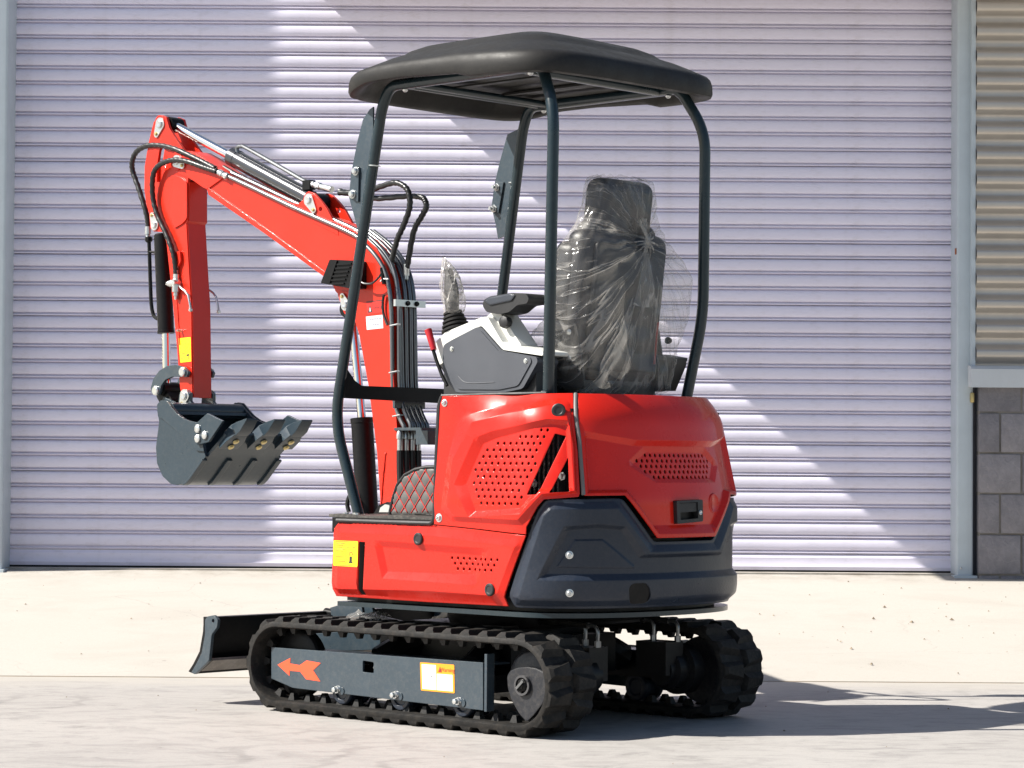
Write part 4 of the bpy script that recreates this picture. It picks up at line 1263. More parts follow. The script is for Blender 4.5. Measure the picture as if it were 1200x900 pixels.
# canopy roof: hollow moulded shell
CX, CA, CB = -0.077, 0.512, 0.492
def sup(t, inset, n=5.2, bow=0.0):
    c, s = math.cos(t), math.sin(t)
    a = CA - inset; b = CB - inset
    x = a * math.copysign(abs(c) ** (2 / n), c); yv = b * math.copysign(abs(s) ** (2 / n), s)
    return CX + x, yv
prof_c = [(0.30, 2.168, 0), (0.14, 2.168, 0), (0.070, 2.164, 0.3), (0.048, 2.124, 1), (0.036, 2.110, 1), (0.018, 2.103, 1), (0.004, 2.107, 1), (0.0, 2.118, 1), (0.001, 2.150, 0.6), (0.006, 2.170, 0.3), (0.014, 2.181, 0.2), (0.030, 2.190, 0.1), (0.060, 2.206, 0), (0.10, 2.224, 0), (0.142, 2.238, 0), (0.160, 2.252, 0), (0.20, 2.268, 0), (0.29, 2.288, 0), (0.36, 2.296, 0), (0.44, 2.298, 0)]
rings = []
nn = 128
for ins, z, w in prof_c:
    r = []
    for i in range(nn):
        t = 2 * math.pi * (i + .5) / nn
        x, yv = sup(t, ins)
        # the rim rises along the front two thirds of either flank and at the tail
        side = _sm(0.30, 0.42, abs(yv))
        up = 0.026 * side * _sm(-0.235, -0.165, x) * (1 - _sm(0.20, 0.40, x))
        up -= 0.004 * (1 - side) * _sm(-0.2, -0.5, x)
        fall = -0.016 * _sm(0.12, 0.46, x) - 0.012 * _sm(-0.20, -0.55, x)
        r.append((x, yv, z + up * w + fall * (1 - w * .75)))
    rings.append(r)
roof = obj('canopy_roof', MB().loft(rings), 'canopy', EX, ang=50)
roof['label'] = 'dark grey moulded plastic canopy roof'
for yy in (0.20, -0.20):
    obj('roof_rib', rbox((CX, yy, 2.162), (0.62, 0.05, 0.016), 0.006, 2), 'canopy', roof)

# guard bar across the front of the cab
bt = [(0.3718, 1.1878), (0.3231, 1.1363), (0.2906, 1.1195), (-0.1105, 1.1176), (-0.1111, 1.0628), (0.3705, 1.0749)]
obj('front_guard_bar', MB().prism(bt[:1] + bt[1:3] + [(-0.36, bt[3][1])] + [(-0.36, bt[4][1])] + [bt[5]], [], lambda p: (0.452, p[0], p[1]), lambda p: (0.440, p[0], p[1])), 'black', EX)

# ---- seat ----------------------------------------------------------------------------
seat = empty('seat', (-0.030, -0.035, 0)); seat.parent = EX
tilt = Matrix.Rotation(math.radians(-7), 3, 'Y')
SXR = -0.395
obj('backrest', rbox((SXR, 0, 1.412), (0.105, 0.43, 0.43), 0.045, 4, tilt), 'seat', seat, ang=60)
for sy in (1, -1):
    obj('backrest_bolster', rbox((SXR + 0.04, 0.185 * sy, 1.40), (0.10, 0.075, 0.37), 0.034, 4, tilt), 'seat', seat, ang=60)
bs_ = obj('back_shell', rbox((SXR - 0.052, 0, 1.37), (0.028, 0.35, 0.42), 0.012, 3, tilt), 'blackp', seat, ang=50)
obj('shoulder_roll', rbox((SXR - 0.012, 0, 1.600), (0.10, 0.345, 0.12), 0.045, 4, tilt), 'seat', seat, ang=60)
obj('headrest', rbox((SXR - 0.022, 0, 1.698), (0.11, 0.262, 0.20), 0.042, 4, tilt), 'seat', seat, ang=60)
for sy in (1, -1):
    obj('headrest_stay', MB().cyl((SXR - 0.02, 0.06 * sy, 1.55), (SXR - 0.022, 0.06 * sy, 1.66), 0.006), 'chrome', seat)
obj('seat_cushion', rbox((-0.17, 0, 1.185), (0.46, 0.45, 0.12), 0.045, 4), 'seat', seat, ang=60)
obj('seat_base', MB().box((-0.22, 0, 1.10), (0.40, 0.38, 0.06)), 'blackp', seat)
for sy in (1, -1):
    obj('hinge_plate', plateY(round_poly([(-0.46, 1.10), (-0.33, 1.10), (-0.34, 1.30), (-0.42, 1.32)], 0.02), 0.205 * sy - .004, 0.205 * sy + .004), 'blackp', seat)
    for z in (1.20, 1.285):
        obj('hinge_bolt', domehead(MB(), (-0.39, 0.21 * sy, z), (0, sy, 0), 0.012, 0.008), 'steel', seat)
obj('red_trim', MB().tube([(SXR - 0.055, -0.15, 1.19), (SXR - 0.062, -0.155, 1.30), (SXR - 0.066, -0.155, 1.33)], 0.004, 8), 'inkr', seat)
obj('rear_label', MB().box((SXR - 0.070, 0.0, 1.235), (0.003, 0.14, 0.03), tilt), 'black', seat)

# plastic film tied round the seat
def ell(cx, cy, a, b, t, n=2.8):
    c, s = math.cos(t), math.sin(t)
    return cx + a * math.copysign(abs(c) ** (2 / n), c), cy + b * math.copysign(abs(s) ** (2 / n), s)
sec = [  # z, cx, half depth, cy, half width, tilt of the tie
    (1.085, -0.41, 0.085, 0.01, 0.185, 0), (1.11, -0.405, 0.115, 0.0, 0.225, 0), (1.16, -0.395, 0.135, 0.0, 0.245, 0), (1.24, -0.395, 0.135, -0.005, 0.262, 0),
    (1.34, -0.40, 0.135, -0.020, 0.290, 0), (1.42, -0.40, 0.135, -0.028, 0.303, 0), (1.48, -0.405, 0.130, -0.028, 0.304, 0), (1.535, -0.41, 0.115, -0.020, 0.282, 0),
    (1.575, -0.413, 0.098, -0.008, 0.238, 0), (1.615, -0.415, 0.082, 0.0, 0.200, 0), (1.66, -0.418, 0.074, 0.004, 0.170, 0), (1.71, -0.420, 0.074, 0.003, 0.150, 0), (1.755, -0.421, 0.073, 0, 0.142, 0),
    (1.790, -0.422, 0.067, 0, 0.134, 0), (1.803, -0.422, 0.052, 0, 0.115, 0), (1.808, -0.422, 0.03, 0, 0.085, 0)]
def interp_sec(z):
    for a, b in zip(sec, sec[1:]):
        if z <= b[0]:
            t = (z - a[0]) / (b[0] - a[0]); t2 = t * t * (3 - 2 * t) * .4 + t * .6
            return [a[i] + (b[i] - a[i]) * t2 for i in range(6)]
    return list(sec[-1])
rw = random.Random(11)
kz, ky = 1.595, -0.055        # the knot on the back of the seat
ph = [rw.uniform(0, 6.28) for _ in range(12)]
def wrap_pt(t, z):
    _, cx, a, cy, b, _ = interp_sec(z)
    x, yv = ell(cx, cy, a, b, t)
    # folds fan out from the knot
    dy, dz = yv - ky, z - kz
    d = math.hypot(dy, dz); an = math.atan2(dz, dy)
    back = max(0.0, -(x - cx) / max(a, .01))
    k = (math.sin(an * 13 + ph[0] + 3 * math.sin(an * 2)) + 0.6 * math.sin(an * 23 + ph[1])) * 0.0065 * math.exp(-d * 1.6) * back * min(1, d / .05)
    pinch = 0.045 * math.exp(-(d / 0.06) ** 2) * back
    cr = 0.0028 * (math.sin(7 * t + 21 * z + ph[2]) + math.sin(17 * t - 43 * z + ph[3]) * .7 + math.sin(71 * z + 5 * t + ph[4]) * .5)
    nx, ny = math.cos(t), math.sin(t)
    o = k + cr
    return (x + nx * o + pinch - 0.030, yv + ny * o - 0.035, z + 0.004 * math.sin(11 * t + 60 * z))
nt_, nz_ = 150, 110
rings = []
for j in range(nz_ + 1):
    z = 1.085 + (1.807 - 1.085) * j / nz_
    rings.append([wrap_pt(2 * math.pi * i / nt_, z) for i in range(nt_)])
wr = obj('plastic_seat_cover', MB().loft(rings, cap=False), 'film', None, ang=180)
wr.location = EX.location; wr.rotation_euler = EX.rotation_euler
tag(wr, 'clear plastic film wrapped and knotted round the black operator seat', 'plastic cover')
kn = MB()
for k in range(15):
    a = k * 2 * math.pi / 15 + rw.uniform(-.15, .15); L = rw.uniform(0.035, 0.10)
    p0 = Vector((-0.528, ky - .035, kz)); p2 = p0 + Vector((0.028 if L < .08 else .022, math.cos(a) * L, math.sin(a) * L))
    pm = (p0 + p2) / 2 + Vector((-0.012, 0, 0))
    kn.tube(smooth_path([p0, pm, p2], 4), lambda t: 0.0040 * (1 - t) + 0.0004, 6)
# loose tail hanging from the knot, upper corner fold
def sheet_fan(p0, a0, a1, L, out):
    kn.sheet(lambda u, v: (-0.525 + 0.010 * v + 0.006 * math.sin(u * 17 + v * 3) * v, p0[0] + math.cos(a0 + (a1 - a0) * u) * L * v, p0[1] + math.sin(a0 + (a1 - a0) * u) * L * v), [i / 12 for i in range(13)], [i / 6 for i in range(7)])
sheet_fan((ky - .035, kz), 1.15, 1.75, 0.075, 0); sheet_fan((ky - .035, kz), -1.9, -1.35, 0.22, 0)
kn2 = obj('film_knot', kn, 'film2', wr, ang=180)
# loose film at the front of the cushion
fb = MB(); rq = random.Random(9)
lf = [(-0.2636, 1.2452), (-0.3054, 1.2861), (-0.3508, 1.3238), (-0.3884, 1.3476), (-0.4044, 1.2415)]
fb.prism(densify(lf, 0.012), [], lambda p: (p[0], 0.228 + rq.uniform(-.004, .004), p[1]), lambda p: (p[0], 0.2 + rq.uniform(-.004, .004), p[1]))
obj('loose_film', fb, 'film2', wr, ang=180)

# ---- consoles, levers, arm rest ---------------------------------------------------------
YC = 0.33
con = obj('left_console', MB().box((-0.20, 0.27, 1.135), (0.42, 0.10, 0.13)), 'blackp', EX)
shell = [(0.0385, 1.2580), (0.0225, 1.2690), (-0.0094, 1.2908), (-0.1789, 1.3350), (-0.2023, 1.3356), (-0.2727, 1.2469), (-0.4508, 1.2162), (-0.4509, 1.2011), (-0.2729, 1.2247), (-0.1753, 1.3070), (-0.0417, 1.2644), (-0.0039, 1.2455), (-0.0005, 1.1887), (0.0235, 1.1806)]
obj('console_shell', plateY(round_poly(shell, 0.010), 0.21, YC + 0.003), 'consw', con, ang=40)
side = [(-0.0059, 1.2469), (-0.0457, 1.2628), (-0.1597, 1.3019), (-0.1793, 1.3013), (-0.2729, 1.2219), (-0.4286, 1.1975), (-0.4343, 1.1823), (-0.3693, 1.0967), (-0.2742, 1.0842), (-0.0674, 1.0883), (-0.0252, 1.1257), (-0.0026, 1.1744)]
cs = obj('console_side', plateY(round_poly(side, 0.012), 0.24, YC + 0.010), 'consg', con, ang=40)
inner = [(Vector(q) * 0.90 + Vector((sum(p[0] for p in side) / len(side), sum(p[1] for p in side) / len(side))) * 0.10) for q in side]
obj('side_relief', plateY(round_poly([(v.x, v.y) for v in inner], 0.014), YC + 0.0102, YC + 0.0135), 'consg', cs, ang=40)
for q in [(-0.0499, 1.2326), (-0.3854, 1.1857)]:
    obj('console_screw', MB().lathe((q[0], YC + 0.0132, q[1]), (0, 1, 0), [(0, .0085), (.002, .0085), (.002, .006), (.005, .005), (.005, .001)], 14), 'steel', cs, ang=30)
# dark rim between shell and side, lower swoosh line
sw = smooth_path([(x, YC + 0.0138, z) for x, z in [(-0.0807, 1.1415), (-0.1085, 1.1227), (-0.1518, 1.1178), (-0.2450, 1.1191)]], 5)
obj('swoosh_line', MB().tube(sw, 0.0016, 6), 'consg', cs)
bn = [(0.0499, 1.1897), (0.0295, 1.1693), (0.0009, 1.1347), (-0.0275, 1.1001), (-0.0595, 1.0856), (-0.0991, 1.0850)]
obj('console_bracket', MB().tube(smooth_path([(x, 0.30, z) for x, z in bn], 4), 0.007, 8), 'black', con)
post_sh = [(-0.1637, 1.3359), (-0.1831, 1.3479), (-0.2181, 1.3509), (-0.2337, 1.3420), (-0.3229, 1.2416), (-0.3192, 1.2333), (-0.2346, 1.2495)]
obj('armrest_mount', plateY(post_sh, 0.22, 0.30), 'consw', con, ang=40)
knob = [(-0.2664, 1.3162)][0]
obj('adjust_knob', MB().lathe((knob[0], 0.30, knob[1]), (0, 1, 0), [(0, .018), (.012, .022), (.026, .020), (.030, .010)], 8), 'blackp', con, ang=40)
ar = [(-0.1709, 1.3770), (-0.1786, 1.3921), (-0.2057, 1.4023), (-0.3020, 1.4098), (-0.3667, 1.4058), (-0.3801, 1.3887), (-0.3708, 1.3724), (-0.3291, 1.3698), (-0.2911, 1.3475), (-0.2450, 1.3421), (-0.1907, 1.3509), (-0.1769, 1.3655)]
arm = obj('armrest', plateY(round_poly(ar, 0.008), 0.235, 0.325), 'blackp', EX, ang=40)
M['padtop'] = paint('armrest_vinyl', (0.035, 0.040, 0.052), 0.36, round_=0.01)
ar2 = [(-0.1825, 1.3878), (-0.2057, 1.3995), (-0.3020, 1.4084), (-0.3211, 1.4020), (-0.3060, 1.3845), (-0.2060, 1.3729)]
obj('armrest_pad', plateY(round_poly(ar2, 0.004), 0.235, 0.329), 'padtop', arm, ang=40)
# joystick: bellows boot and grip under crumpled film
jb = [(-0.0178, 1.2951)][0]; jt = [(0.0030, 1.3643)][0]
js = empty('joystick', (0, 0, 0)); js.parent = EX
ax = (Vector((jt[0], 0.29, jt[1])) - Vector((jb[0], 0.29, jb[1])))
Lb = ax.length
pr = []
for k in range(5):
    h = Lb * k / 5; r = 0.050 - 0.0045 * k
    pr += [(h, r * .82), (h + Lb * .04, r), (h + Lb * .12, r * 1.0), (h + Lb * .17, r * .80)]
obj('boot', MB().lathe((jb[0], 0.29, jb[1]), ax, pr + [(Lb, .02)], 28), 'rubber', js, ang=60)
gp = [(0.0029, 1.3528), (0.0054, 1.4044), (0.0121, 1.4619), (0.0246, 1.5025)]
obj('grip', MB().tube(smooth_path([(x, 0.29, z) for x, z in gp], 5), lambda t: 0.022 + 0.008 * math.sin(t * 5) * t, 14), 'blackp', js)
bagp = [(-0.0031, 1.3555), (-0.0006, 1.3984), (0.0059, 1.4473), (0.0205, 1.4966), (0.0370, 1.5289), (0.0473, 1.5438)]
bagr = [0.030, 0.037, 0.037, 0.027, 0.012, 0.003]
sp = smooth_path([(x, 0.29, z) for x, z in bagp], 7)
def br_(t):
    f = t * (len(bagr) - 1); i = min(len(bagr) - 2, int(f)); f -= i
    return bagr[i] * (1 - f) + bagr[i + 1] * f
mb = MB(); nb = 26
rg_ = []
for i, q in enumerate(sp):
    t = i / (len(sp) - 1); r0 = br_(t)
    rg_.append([(q.x + math.cos(a) * r0 * (1 + .20 * math.sin(5 * a + 9 * t) + rw.uniform(-.10, .10)), q.y + math.sin(a) * r0 * (1 + .20 * math.sin(4 * a - 7 * t) + rw.uniform(-.1, .1)), q.z + rw.uniform(-.003, .003)) for a in [2 * math.pi * k / nb for k in range(nb)]])
mb.loft(rg_)
bag = obj('plastic_lever_cover', mb, 'film2', None, ang=25)
bag.location = EX.location; bag.rotation_euler = EX.rotation_euler
tag(bag, 'crumpled clear plastic bag over the joystick left of the arm rest', 'plastic bag')
# red safety lever
lv = [(0.0430, 1.2854), (0.0243, 1.2366), (0.0078, 1.1992), (-0.0209, 1.1448), (-0.0452, 1.1105)]
lvr = obj('safety_lever', MB().tube([(x, 0.36, z) for x, z in lv], 0.006, 8), 'black', EX)
lg = [(0.0472, 1.2998), (0.0409, 1.2854), (0.0182, 1.2307)]
obj('lever_grip', MB().tube(smooth_path([(x, 0.36, z) for x, z in lg], 5), lambda t: 0.0135 * (1 - .25 * t) * (0.55 + min(.45, t * 4)), 14), 'redgrip', lvr)
# right console (far side)
rc = [(-0.3462, 1.1055), (-0.3802, 1.1574), (-0.4178, 1.2118), (-0.4290, 1.2246), (-0.5004, 1.2129), (-0.4987, 1.1899), (-0.4524, 1.1041)]
rco = obj('right_console', plateY(rc, -0.22, -0.33), 'blackp', EX, ang=30)
obj('console_top', plateY([(-0.4177, 1.2176), (-0.4252, 1.2276), (-0.5004, 1.2158), (-0.4986, 1.2043)], -0.21, -0.335), 'consg', rco)
obj('console_knob', domehead(MB(), [(-0.4735, -0.2600, 1.2726)][0], (0, -1, 0), 0.012, 0.02), 'black', rco)

# ---- boom ------------------------------------------------------------------------------------
BY = 0.050
bo = [(1.7546, 1.9715), (1.7762, 2.0163), (1.7612, 2.0518), (1.7197, 2.0569), (1.6680, 2.0512), (1.6112, 2.0270), (1.4484, 1.9430), (1.0630, 1.8047), (0.7569, 1.6987), (0.6756, 1.6571), (0.6263, 1.6208), (0.5859, 1.5668), (0.5587, 1.4985), (0.5498, 1.3005), (0.5231, 1.0724), (0.4938, 0.8004), (0.4840, 0.7041), (0.5269, 0.6611), (0.5750, 0.6661), (0.5931, 0.7083), (0.6129, 0.8906), (0.6601, 1.1290), (0.7115, 1.3142), (0.7532, 1.4080), (0.8403, 1.4763), (0.8824, 1.5420), (1.2213, 1.7251), (1.5530, 1.8865), (1.5940, 1.9073), (1.6765, 1.9460)]
bm_ = obj('boom', plateY(bo, BY, -BY), 'red_boom', EX, ang=25)
# lower edge flange strip and weld
fl1 = [(1.5686, 1.9089), (1.5328, 1.8868), (1.2213, 1.7251), (0.8824, 1.5420), (0.8937, 1.5300), (1.2337, 1.7114), (1.5528, 1.8734)]
obj('lower_flange', plateY(fl1, BY + 0.006, -BY - 0.006), 'red_boom', bm_)
rwd = random.Random(21)
def weld(pts, parent, r=0.0036):
    P = [Vector(p) for p in pts]; out = []
    for a, b in zip(P, P[1:]):
        k = max(2, int((b - a).length / 0.007))
        out += [a.lerp(b, i / k) for i in range(k)]
    out.append(P[-1])
    return obj('weld_bead', MB().tube(out, lambda t: r * (0.75 + 0.5 * rwd.random()), 7), 'red_boom', parent, ang=180)
weld([(1.5628, 0.0505, 1.8986), (1.2207, 0.0505, 1.7234), (0.8818, 0.0505, 1.5403)], bm_)
weld([(0.5922, 0.0505, 0.6780), (0.5805, 0.0505, 0.7996), (0.5684, 0.0505, 0.8907)], bm_)
def pin_plate(parent, a, b, yv, sgn, r=0.028):
    """zinc keeper: round pin head with a tail that takes a small bolt"""
    A, B = Vector(a), Vector(b)
    d = (B - A); L = d.length; an = math.atan2(d.y, d.x)
    pts = []
    for k in range(13): t = an + math.pi / 2 + math.pi * k / 12; pts.append((A.x + r * math.cos(t), A.y + r * math.sin(t)))
    for k in range(9): t = an - math.pi / 2 + math.pi * k / 8; pts.append((B.x + r * .55 * math.cos(t), B.y + r * .55 * math.sin(t)))
    p = obj('pin_keeper', plateY(pts, yv, yv + 0.005 * sgn), 'steel', parent, ang=40)
    obj('pin_head', MB().lathe((A.x, yv + 0.004 * sgn, A.y), (0, sgn, 0), [(0, r * .62), (.006, r * .60), (.008, r * .5), (.008, r * .3), (.006, .001)], 20), 'steel', p, ang=35)
    obj('keeper_bolt', hexhead(MB(), (B.x, yv + 0.004 * sgn, B.y), (0, sgn, 0), r * .24, 0.007), 'brass', p)
    return p
# ears carrying the arm cylinder
ear = [(1.0971, 1.8120), (1.0450, 1.8071), (1.0184, 1.8190), (1.0094, 1.8411), (0.9893, 1.8495), (0.9613, 1.8411), (0.9237, 1.8119), (0.8910, 1.7817), (0.8583, 1.7391), (0.8257, 1.6936), (0.8255, 1.6780), (0.9551, 1.7291)]
for sy in (1, -1):
    obj('cylinder_ear', plateY(ear, 0.040 * sy, 0.050 * sy + 0.0015 * sy, [circ(*[(0.9234, 1.7802)][0], 0.009)]), 'red_boom', bm_, ang=35)
pin_plate(bm_, [(0.9835, 1.8168)][0], [(0.9550, 1.7788)][0], 0.0525, 1, 0.024)
# side reinforcing plate near the tip, and the underside bracket for the boom cylinder
rp = [(1.7347, 2.0265), (1.6936, 2.0433), (1.6264, 2.0183), (1.5037, 1.9535), (1.4732, 1.9317), (1.5633, 1.8954), (1.5940, 1.9073), (1.6662, 1.9453)]
obj('tip_plate', plateY(rp, BY + 0.0005, BY + 0.006), 'red_boom', bm_, ang=30)
lo = [(0.8210, 1.4629), (0.8030, 1.4746), (0.7531, 1.4695), (0.7390, 1.4196), (0.7383, 1.3702), (0.7517, 1.3583), (0.7883, 1.3966)]
obj('lower_lug', plateY(lo, 0.056, -0.056), 'red_boom', bm_, ang=30)
pin_plate(bm_, [(0.7743, 1.4237)][0], [(0.7905, 1.4537)][0], 0.0585, 1, 0.022)
# DANGER patch and white paper label
dg = [(0.6751, 1.4312), (0.5866, 1.4355), (0.5861, 1.3898), (0.6701, 1.3850)]
def dgf(u, v):
    a = Vector(dg[3]).lerp(Vector(dg[2]), u); b = Vector(dg[0]).lerp(Vector(dg[1]), u); q = a.lerp(b, v); return (q.x, q.y)
ds_ = obj('danger_sticker', plateY(quad(dgf, 0, 0, 1, 1), 0.0502, 0.0508), paint('red_sticker', (0.62, 0.02, 0.012), 0.45), bm_)
obj('sticker_line', plateY(quad(dgf, 0, .93, 1, 1), 0.0508, 0.0511), 'ink', ds_)
obj('warning_triangle', plateY([dgf(.05, .12), dgf(.34, .12), dgf(.20, .72)], 0.0508, 0.0511), 'ink', ds_)
obj('warning_figure', plateY([dgf(.16, .2), dgf(.24, .2), dgf(.22, .5), dgf(.18, .5)], 0.0511, 0.0513), 'white', ds_)
c = dgf(.70, .42)
RY = Matrix(((-1, 0, 0, 0), (0, 0, 1, 0), (0, 1, 0, 0), (0, 0, 0, 1)))
flat_text('DANGER', 0.0135, 'ink', 'danger_text', ds_, Matrix.Translation((c[0], 0.0512, c[1])) @ RY)
wl = [(0.6767, 1.3776), (0.5904, 1.3814), (0.5863, 1.3334), (0.6716, 1.3298)]
def wlf(u, v):
    a = Vector(wl[3]).lerp(Vector(wl[2]), u); b = Vector(wl[0]).lerp(Vector(wl[1]), u); q = a.lerp(b, v); return (q.x, q.y)
wo = obj('paper_label', plateY(quad(wlf, 0, 0, 1, 1), 0.0502, 0.0508), 'white', bm_)
for k, (u0, u1, v) in enumerate(((.2, .30, .68), (.32, .46, .68), (.48, .60, .68), (.62, .74, .68), (.77, .92, .68), (.38, .48, .26), (.50, .60, .26), (.62, .76, .26))):
    obj('print_line', plateY(quad(wlf, u0, v, u1, v + .14), 0.0508, 0.051), 'inkg', wo)
# boom cylinder in front of the boom foot
c0, c1 = [(0.7116, 0.0000, 0.6568), (0.7475, 0.0000, 1.0141)]; c2 = [(0.8068, 0.0000, 1.4123)][0]
cyl = obj('boom_cylinder', MB().lathe(c0, Vector(c1) - Vector(c0), [(0, .034), (0.006, .040), ((Vector(c1) - Vector(c0)).length - .02, .040), ((Vector(c1) - Vector(c0)).length - .018, .042), ((Vector(c1) - Vector(c0)).length, .042), ((Vector(c1) - Vector(c0)).length + .001, .016)], 26), 'black', EX, ang=35)
obj('rod', MB().cyl(c1, c2, 0.0155, n=18), 'chrome', cyl)
obj('rod_eye', MB().cyl((c2[0], -.03, c2[2]), (c2[0], .03, c2[2]), 0.032, n=20), 'black', cyl)
ho = smooth_path([(0.7466, 0.0600, 0.6752), (0.7560, 0.0600, 0.7057), (0.7384, 0.0600, 0.7367), (0.7113, 0.0600, 0.7217), (0.6973, 0.0600, 0.6761), (0.6927, 0.0600, 0.6639)], 5)
obj('cylinder_hose', MB().tube(ho, 0.008, 8), 'hose', cyl)
sb = [(0.6177, 0.5558), (0.6013, 0.6596), (0.5667, 0.7027), (0.5232, 0.7155), (0.4884, 0.7040), (0.4706, 0.6622), (0.4694, 0.5600)]
swing = obj('swing_bracket', plateY(sb, 0.085, -0.085), 'black', EX)
sk = [(0.5594, 0.6669), (0.5489, 0.6942), (0.5250, 0.7067), (0.5033, 0.7041), (0.4943, 0.6802), (0.4941, 0.6592)]
obj('foot_pin_keeper', plateY(sk, 0.086, 0.094), 'steel', swing)

# ---- steel tubes and hoses along the boom ------------------------------------------------------
tb = [(1.4433, 1.9361), (1.2847, 1.8766), (1.0628, 1.7920), (0.7567, 1.6816), (0.6798, 1.6358), (0.6259, 1.5932), (0.5856, 1.5454), (0.5630, 1.4895), (0.5511, 1.4069), (0.5474, 1.2852), (0.5411, 1.1181), (0.5228, 1.0482), (0.5006, 1.0057), (0.4830, 0.9814), (0.4828, 0.9694)]
tb_in = tb[3:]
def tube_run(pts, yv, y_end, lift, r, name='hydraulic_tube', mat='tube'):
    P = []
    for i, (x, z) in enumerate(pts):
        # lift away from the boom along the local outward direction (up on the run, rearward on the stem)
        a = pts[max(0, i - 1)]; b = pts[min(len(pts) - 1, i + 1)]
        d = Vector((b[0] - a[0], b[1] - a[1])); d = d.normalized() if d.length > 0 else Vector((0, -1))
        nx, nz = (d.y, -d.x)
        if nz < 0 and abs(nx) < .6: nx, nz = -nx, -nz
        if nx > 0: nx, nz = -nx, -nz
        t = i / (len(pts) - 1)
        P.append((x + nx * lift, yv + (y_end - yv) * _sm(.25, .7, t), z + nz * lift))
    return obj(name, MB().tube(smooth_path(P, 5), r, 12), mat, EX, ang=60)
t1 = tube_run(tb, 0.058, 0.046, 0.002, 0.0082)
tube_run(tb, 0.058 - 0.0185, 0.012, 0.016, 0.0082)
for k, yv in enumerate((0.026, -0.010, -0.034, -0.052)):
    tube_run(tb_in if k else tb_in, yv, (0.030, -0.010, -0.033, -0.056)[k], 0.016 + 0.004 * (k == 0), 0.0085)
# fittings where hoses join near the arm
ft = [(1.5046, 0.0620, 1.9623), (1.4794, 0.0620, 1.9507), (1.4492, 0.0620, 1.9388), (1.4291, 0.0620, 1.9308)]
obj('hose_fitting', MB().lathe(ft[0], Vector(ft[3]) - Vector(ft[0]), [(0, .009), (.02, .0095), (.022, .013), (.045, .013), (.047, .010), (.060, .014), (.075, .014), (.078, .009)], 12), 'steel', t1, ang=30)
# clamp bars
def clamp(px, name='tube_clamp', mat='steel'):
    cl = obj(name, MB().box((px[0], -0.003, px[1]), (0.010, 0.150, 0.024)), mat, EX)
    for yy in (0.012, -0.032):
        obj('clamp_bolt', hexhead(MB(), (px[0] - 0.005, yy, px[1]), (-1, 0, 0), 0.0075, 0.008), 'black', cl)
    return cl
q = [(0.5221, 1.4204)][0]
xs = min(p[0] for p in tb[6:11]) - 0.016
clamp((xs - 0.018, q[1]))
q2 = [(0.5267, 1.0644)][0]
obj('tube_clamp', MB().box((xs - 0.018, -0.003, [(0.5266, 1.0614)][0][1]), (0.012, 0.15, 0.03)), 'slate', EX)
for pz in [(0.5394, 1.3427), (0.5418, 1.1758), (0.5225, 1.0209)]:
    obj('cable_tie', MB().tube([(pz[0] - .006, 0.07, pz[1] - .004), (pz[0] - 0.024, 0.05, pz[1] + 0.002), (pz[0] - .024, 0.035, pz[1] + 0.002)], 0.0028, 6), 'ziptie', t1)
# bulkhead tray under the tubes, hose ends below it
tray = [(0.5737, 0.9764), (0.4133, 0.9668), (0.3658, 0.9216), (0.3696, 0.8736), (0.3951, 0.8735), (0.4382, 0.8975), (0.5647, 0.9581)]
tz = [(0.4995, 0.9701)][0][1] if False else None
zt = [(0.5121, 0.9728)][0]
bt_ = MB().box((zt[0] - 0.06, -0.02, zt[1]), (0.14, 0.15, 0.010)).box((zt[0] - 0.13, -0.02, zt[1] - 0.03), (0.06, 0.15, 0.05))
tr_ = obj('bulkhead_tray', bt_, 'slate', EX)
for k in range(4):
    yv = 0.045 - 0.03 * k; xx = zt[0] - 0.01
    obj('hose_ferrule', MB().lathe((xx, yv, zt[1] - .006), (0.0, 0, -1), [(0, .009), (.012, .013), (.028, .013), (.030, .010), (.075, .010)], 12), 'steel', tr_, ang=30)
    obj('foot_hose', MB().tube(smooth_path([(xx, yv, zt[1] - .075), (xx - .003, yv, zt[1] - .17), (xx - .012, yv, 0.69)], 5), 0.0125, 10), 'hose', tr_)
# hoses looping from the tubes over to the arm cylinder (behind the front post)
def hose(name, pts, r=0.0105, ripple=0.10, parent=None):
    return obj(name, MB().tube(smooth_path(pts, 9), r, 12, ripple=ripple), 'hose', parent or EX, ang=60)
hA = [(0.5441, -0.0200, 1.5445)] + [(0.5356, -0.0200, 1.5686)] + [(0.5064, -0.0200, 1.6802), (0.4679, -0.0200, 1.7298), (0.4445, -0.0200, 1.7618), (0.4513, -0.0200, 1.7866), (0.4730, -0.0200, 1.8002), (0.5471, -0.0200, 1.8081)] + [(0.6908, -0.0050, 1.8086), (0.8038, -0.0050, 1.8299)] + [(0.8764, -0.0000, 1.8469)]
hose('hydraulic_hose', hA)
hB = [(0.5795, 0.0200, 1.5438), (0.5776, 0.0200, 1.5743), (0.5500, 0.0200, 1.6493), (0.5179, 0.0200, 1.6993), (0.4881, 0.0200, 1.7615), (0.4931, 0.0200, 1.8135), (0.5239, 0.0200, 1.8430), (0.5766, 0.0200, 1.8543)] + [(0.6791, 0.0150, 1.8402), (0.7418, 0.0150, 1.8304)] + [(0.8654, 0.0100, 1.8391)]
hose('hydraulic_hose', hB)
for P in (hA, hB):
    obj('hose_ferrule', MB().lathe(Vector(P[0]) + Vector((0, 0, -0.035)), (0, 0, 1), [(0, .0085), (.012, .0085), (.013, .012), (.026, .012), (.028, .0125), (.055, .0125)], 12), 'steel', EX, ang=30)

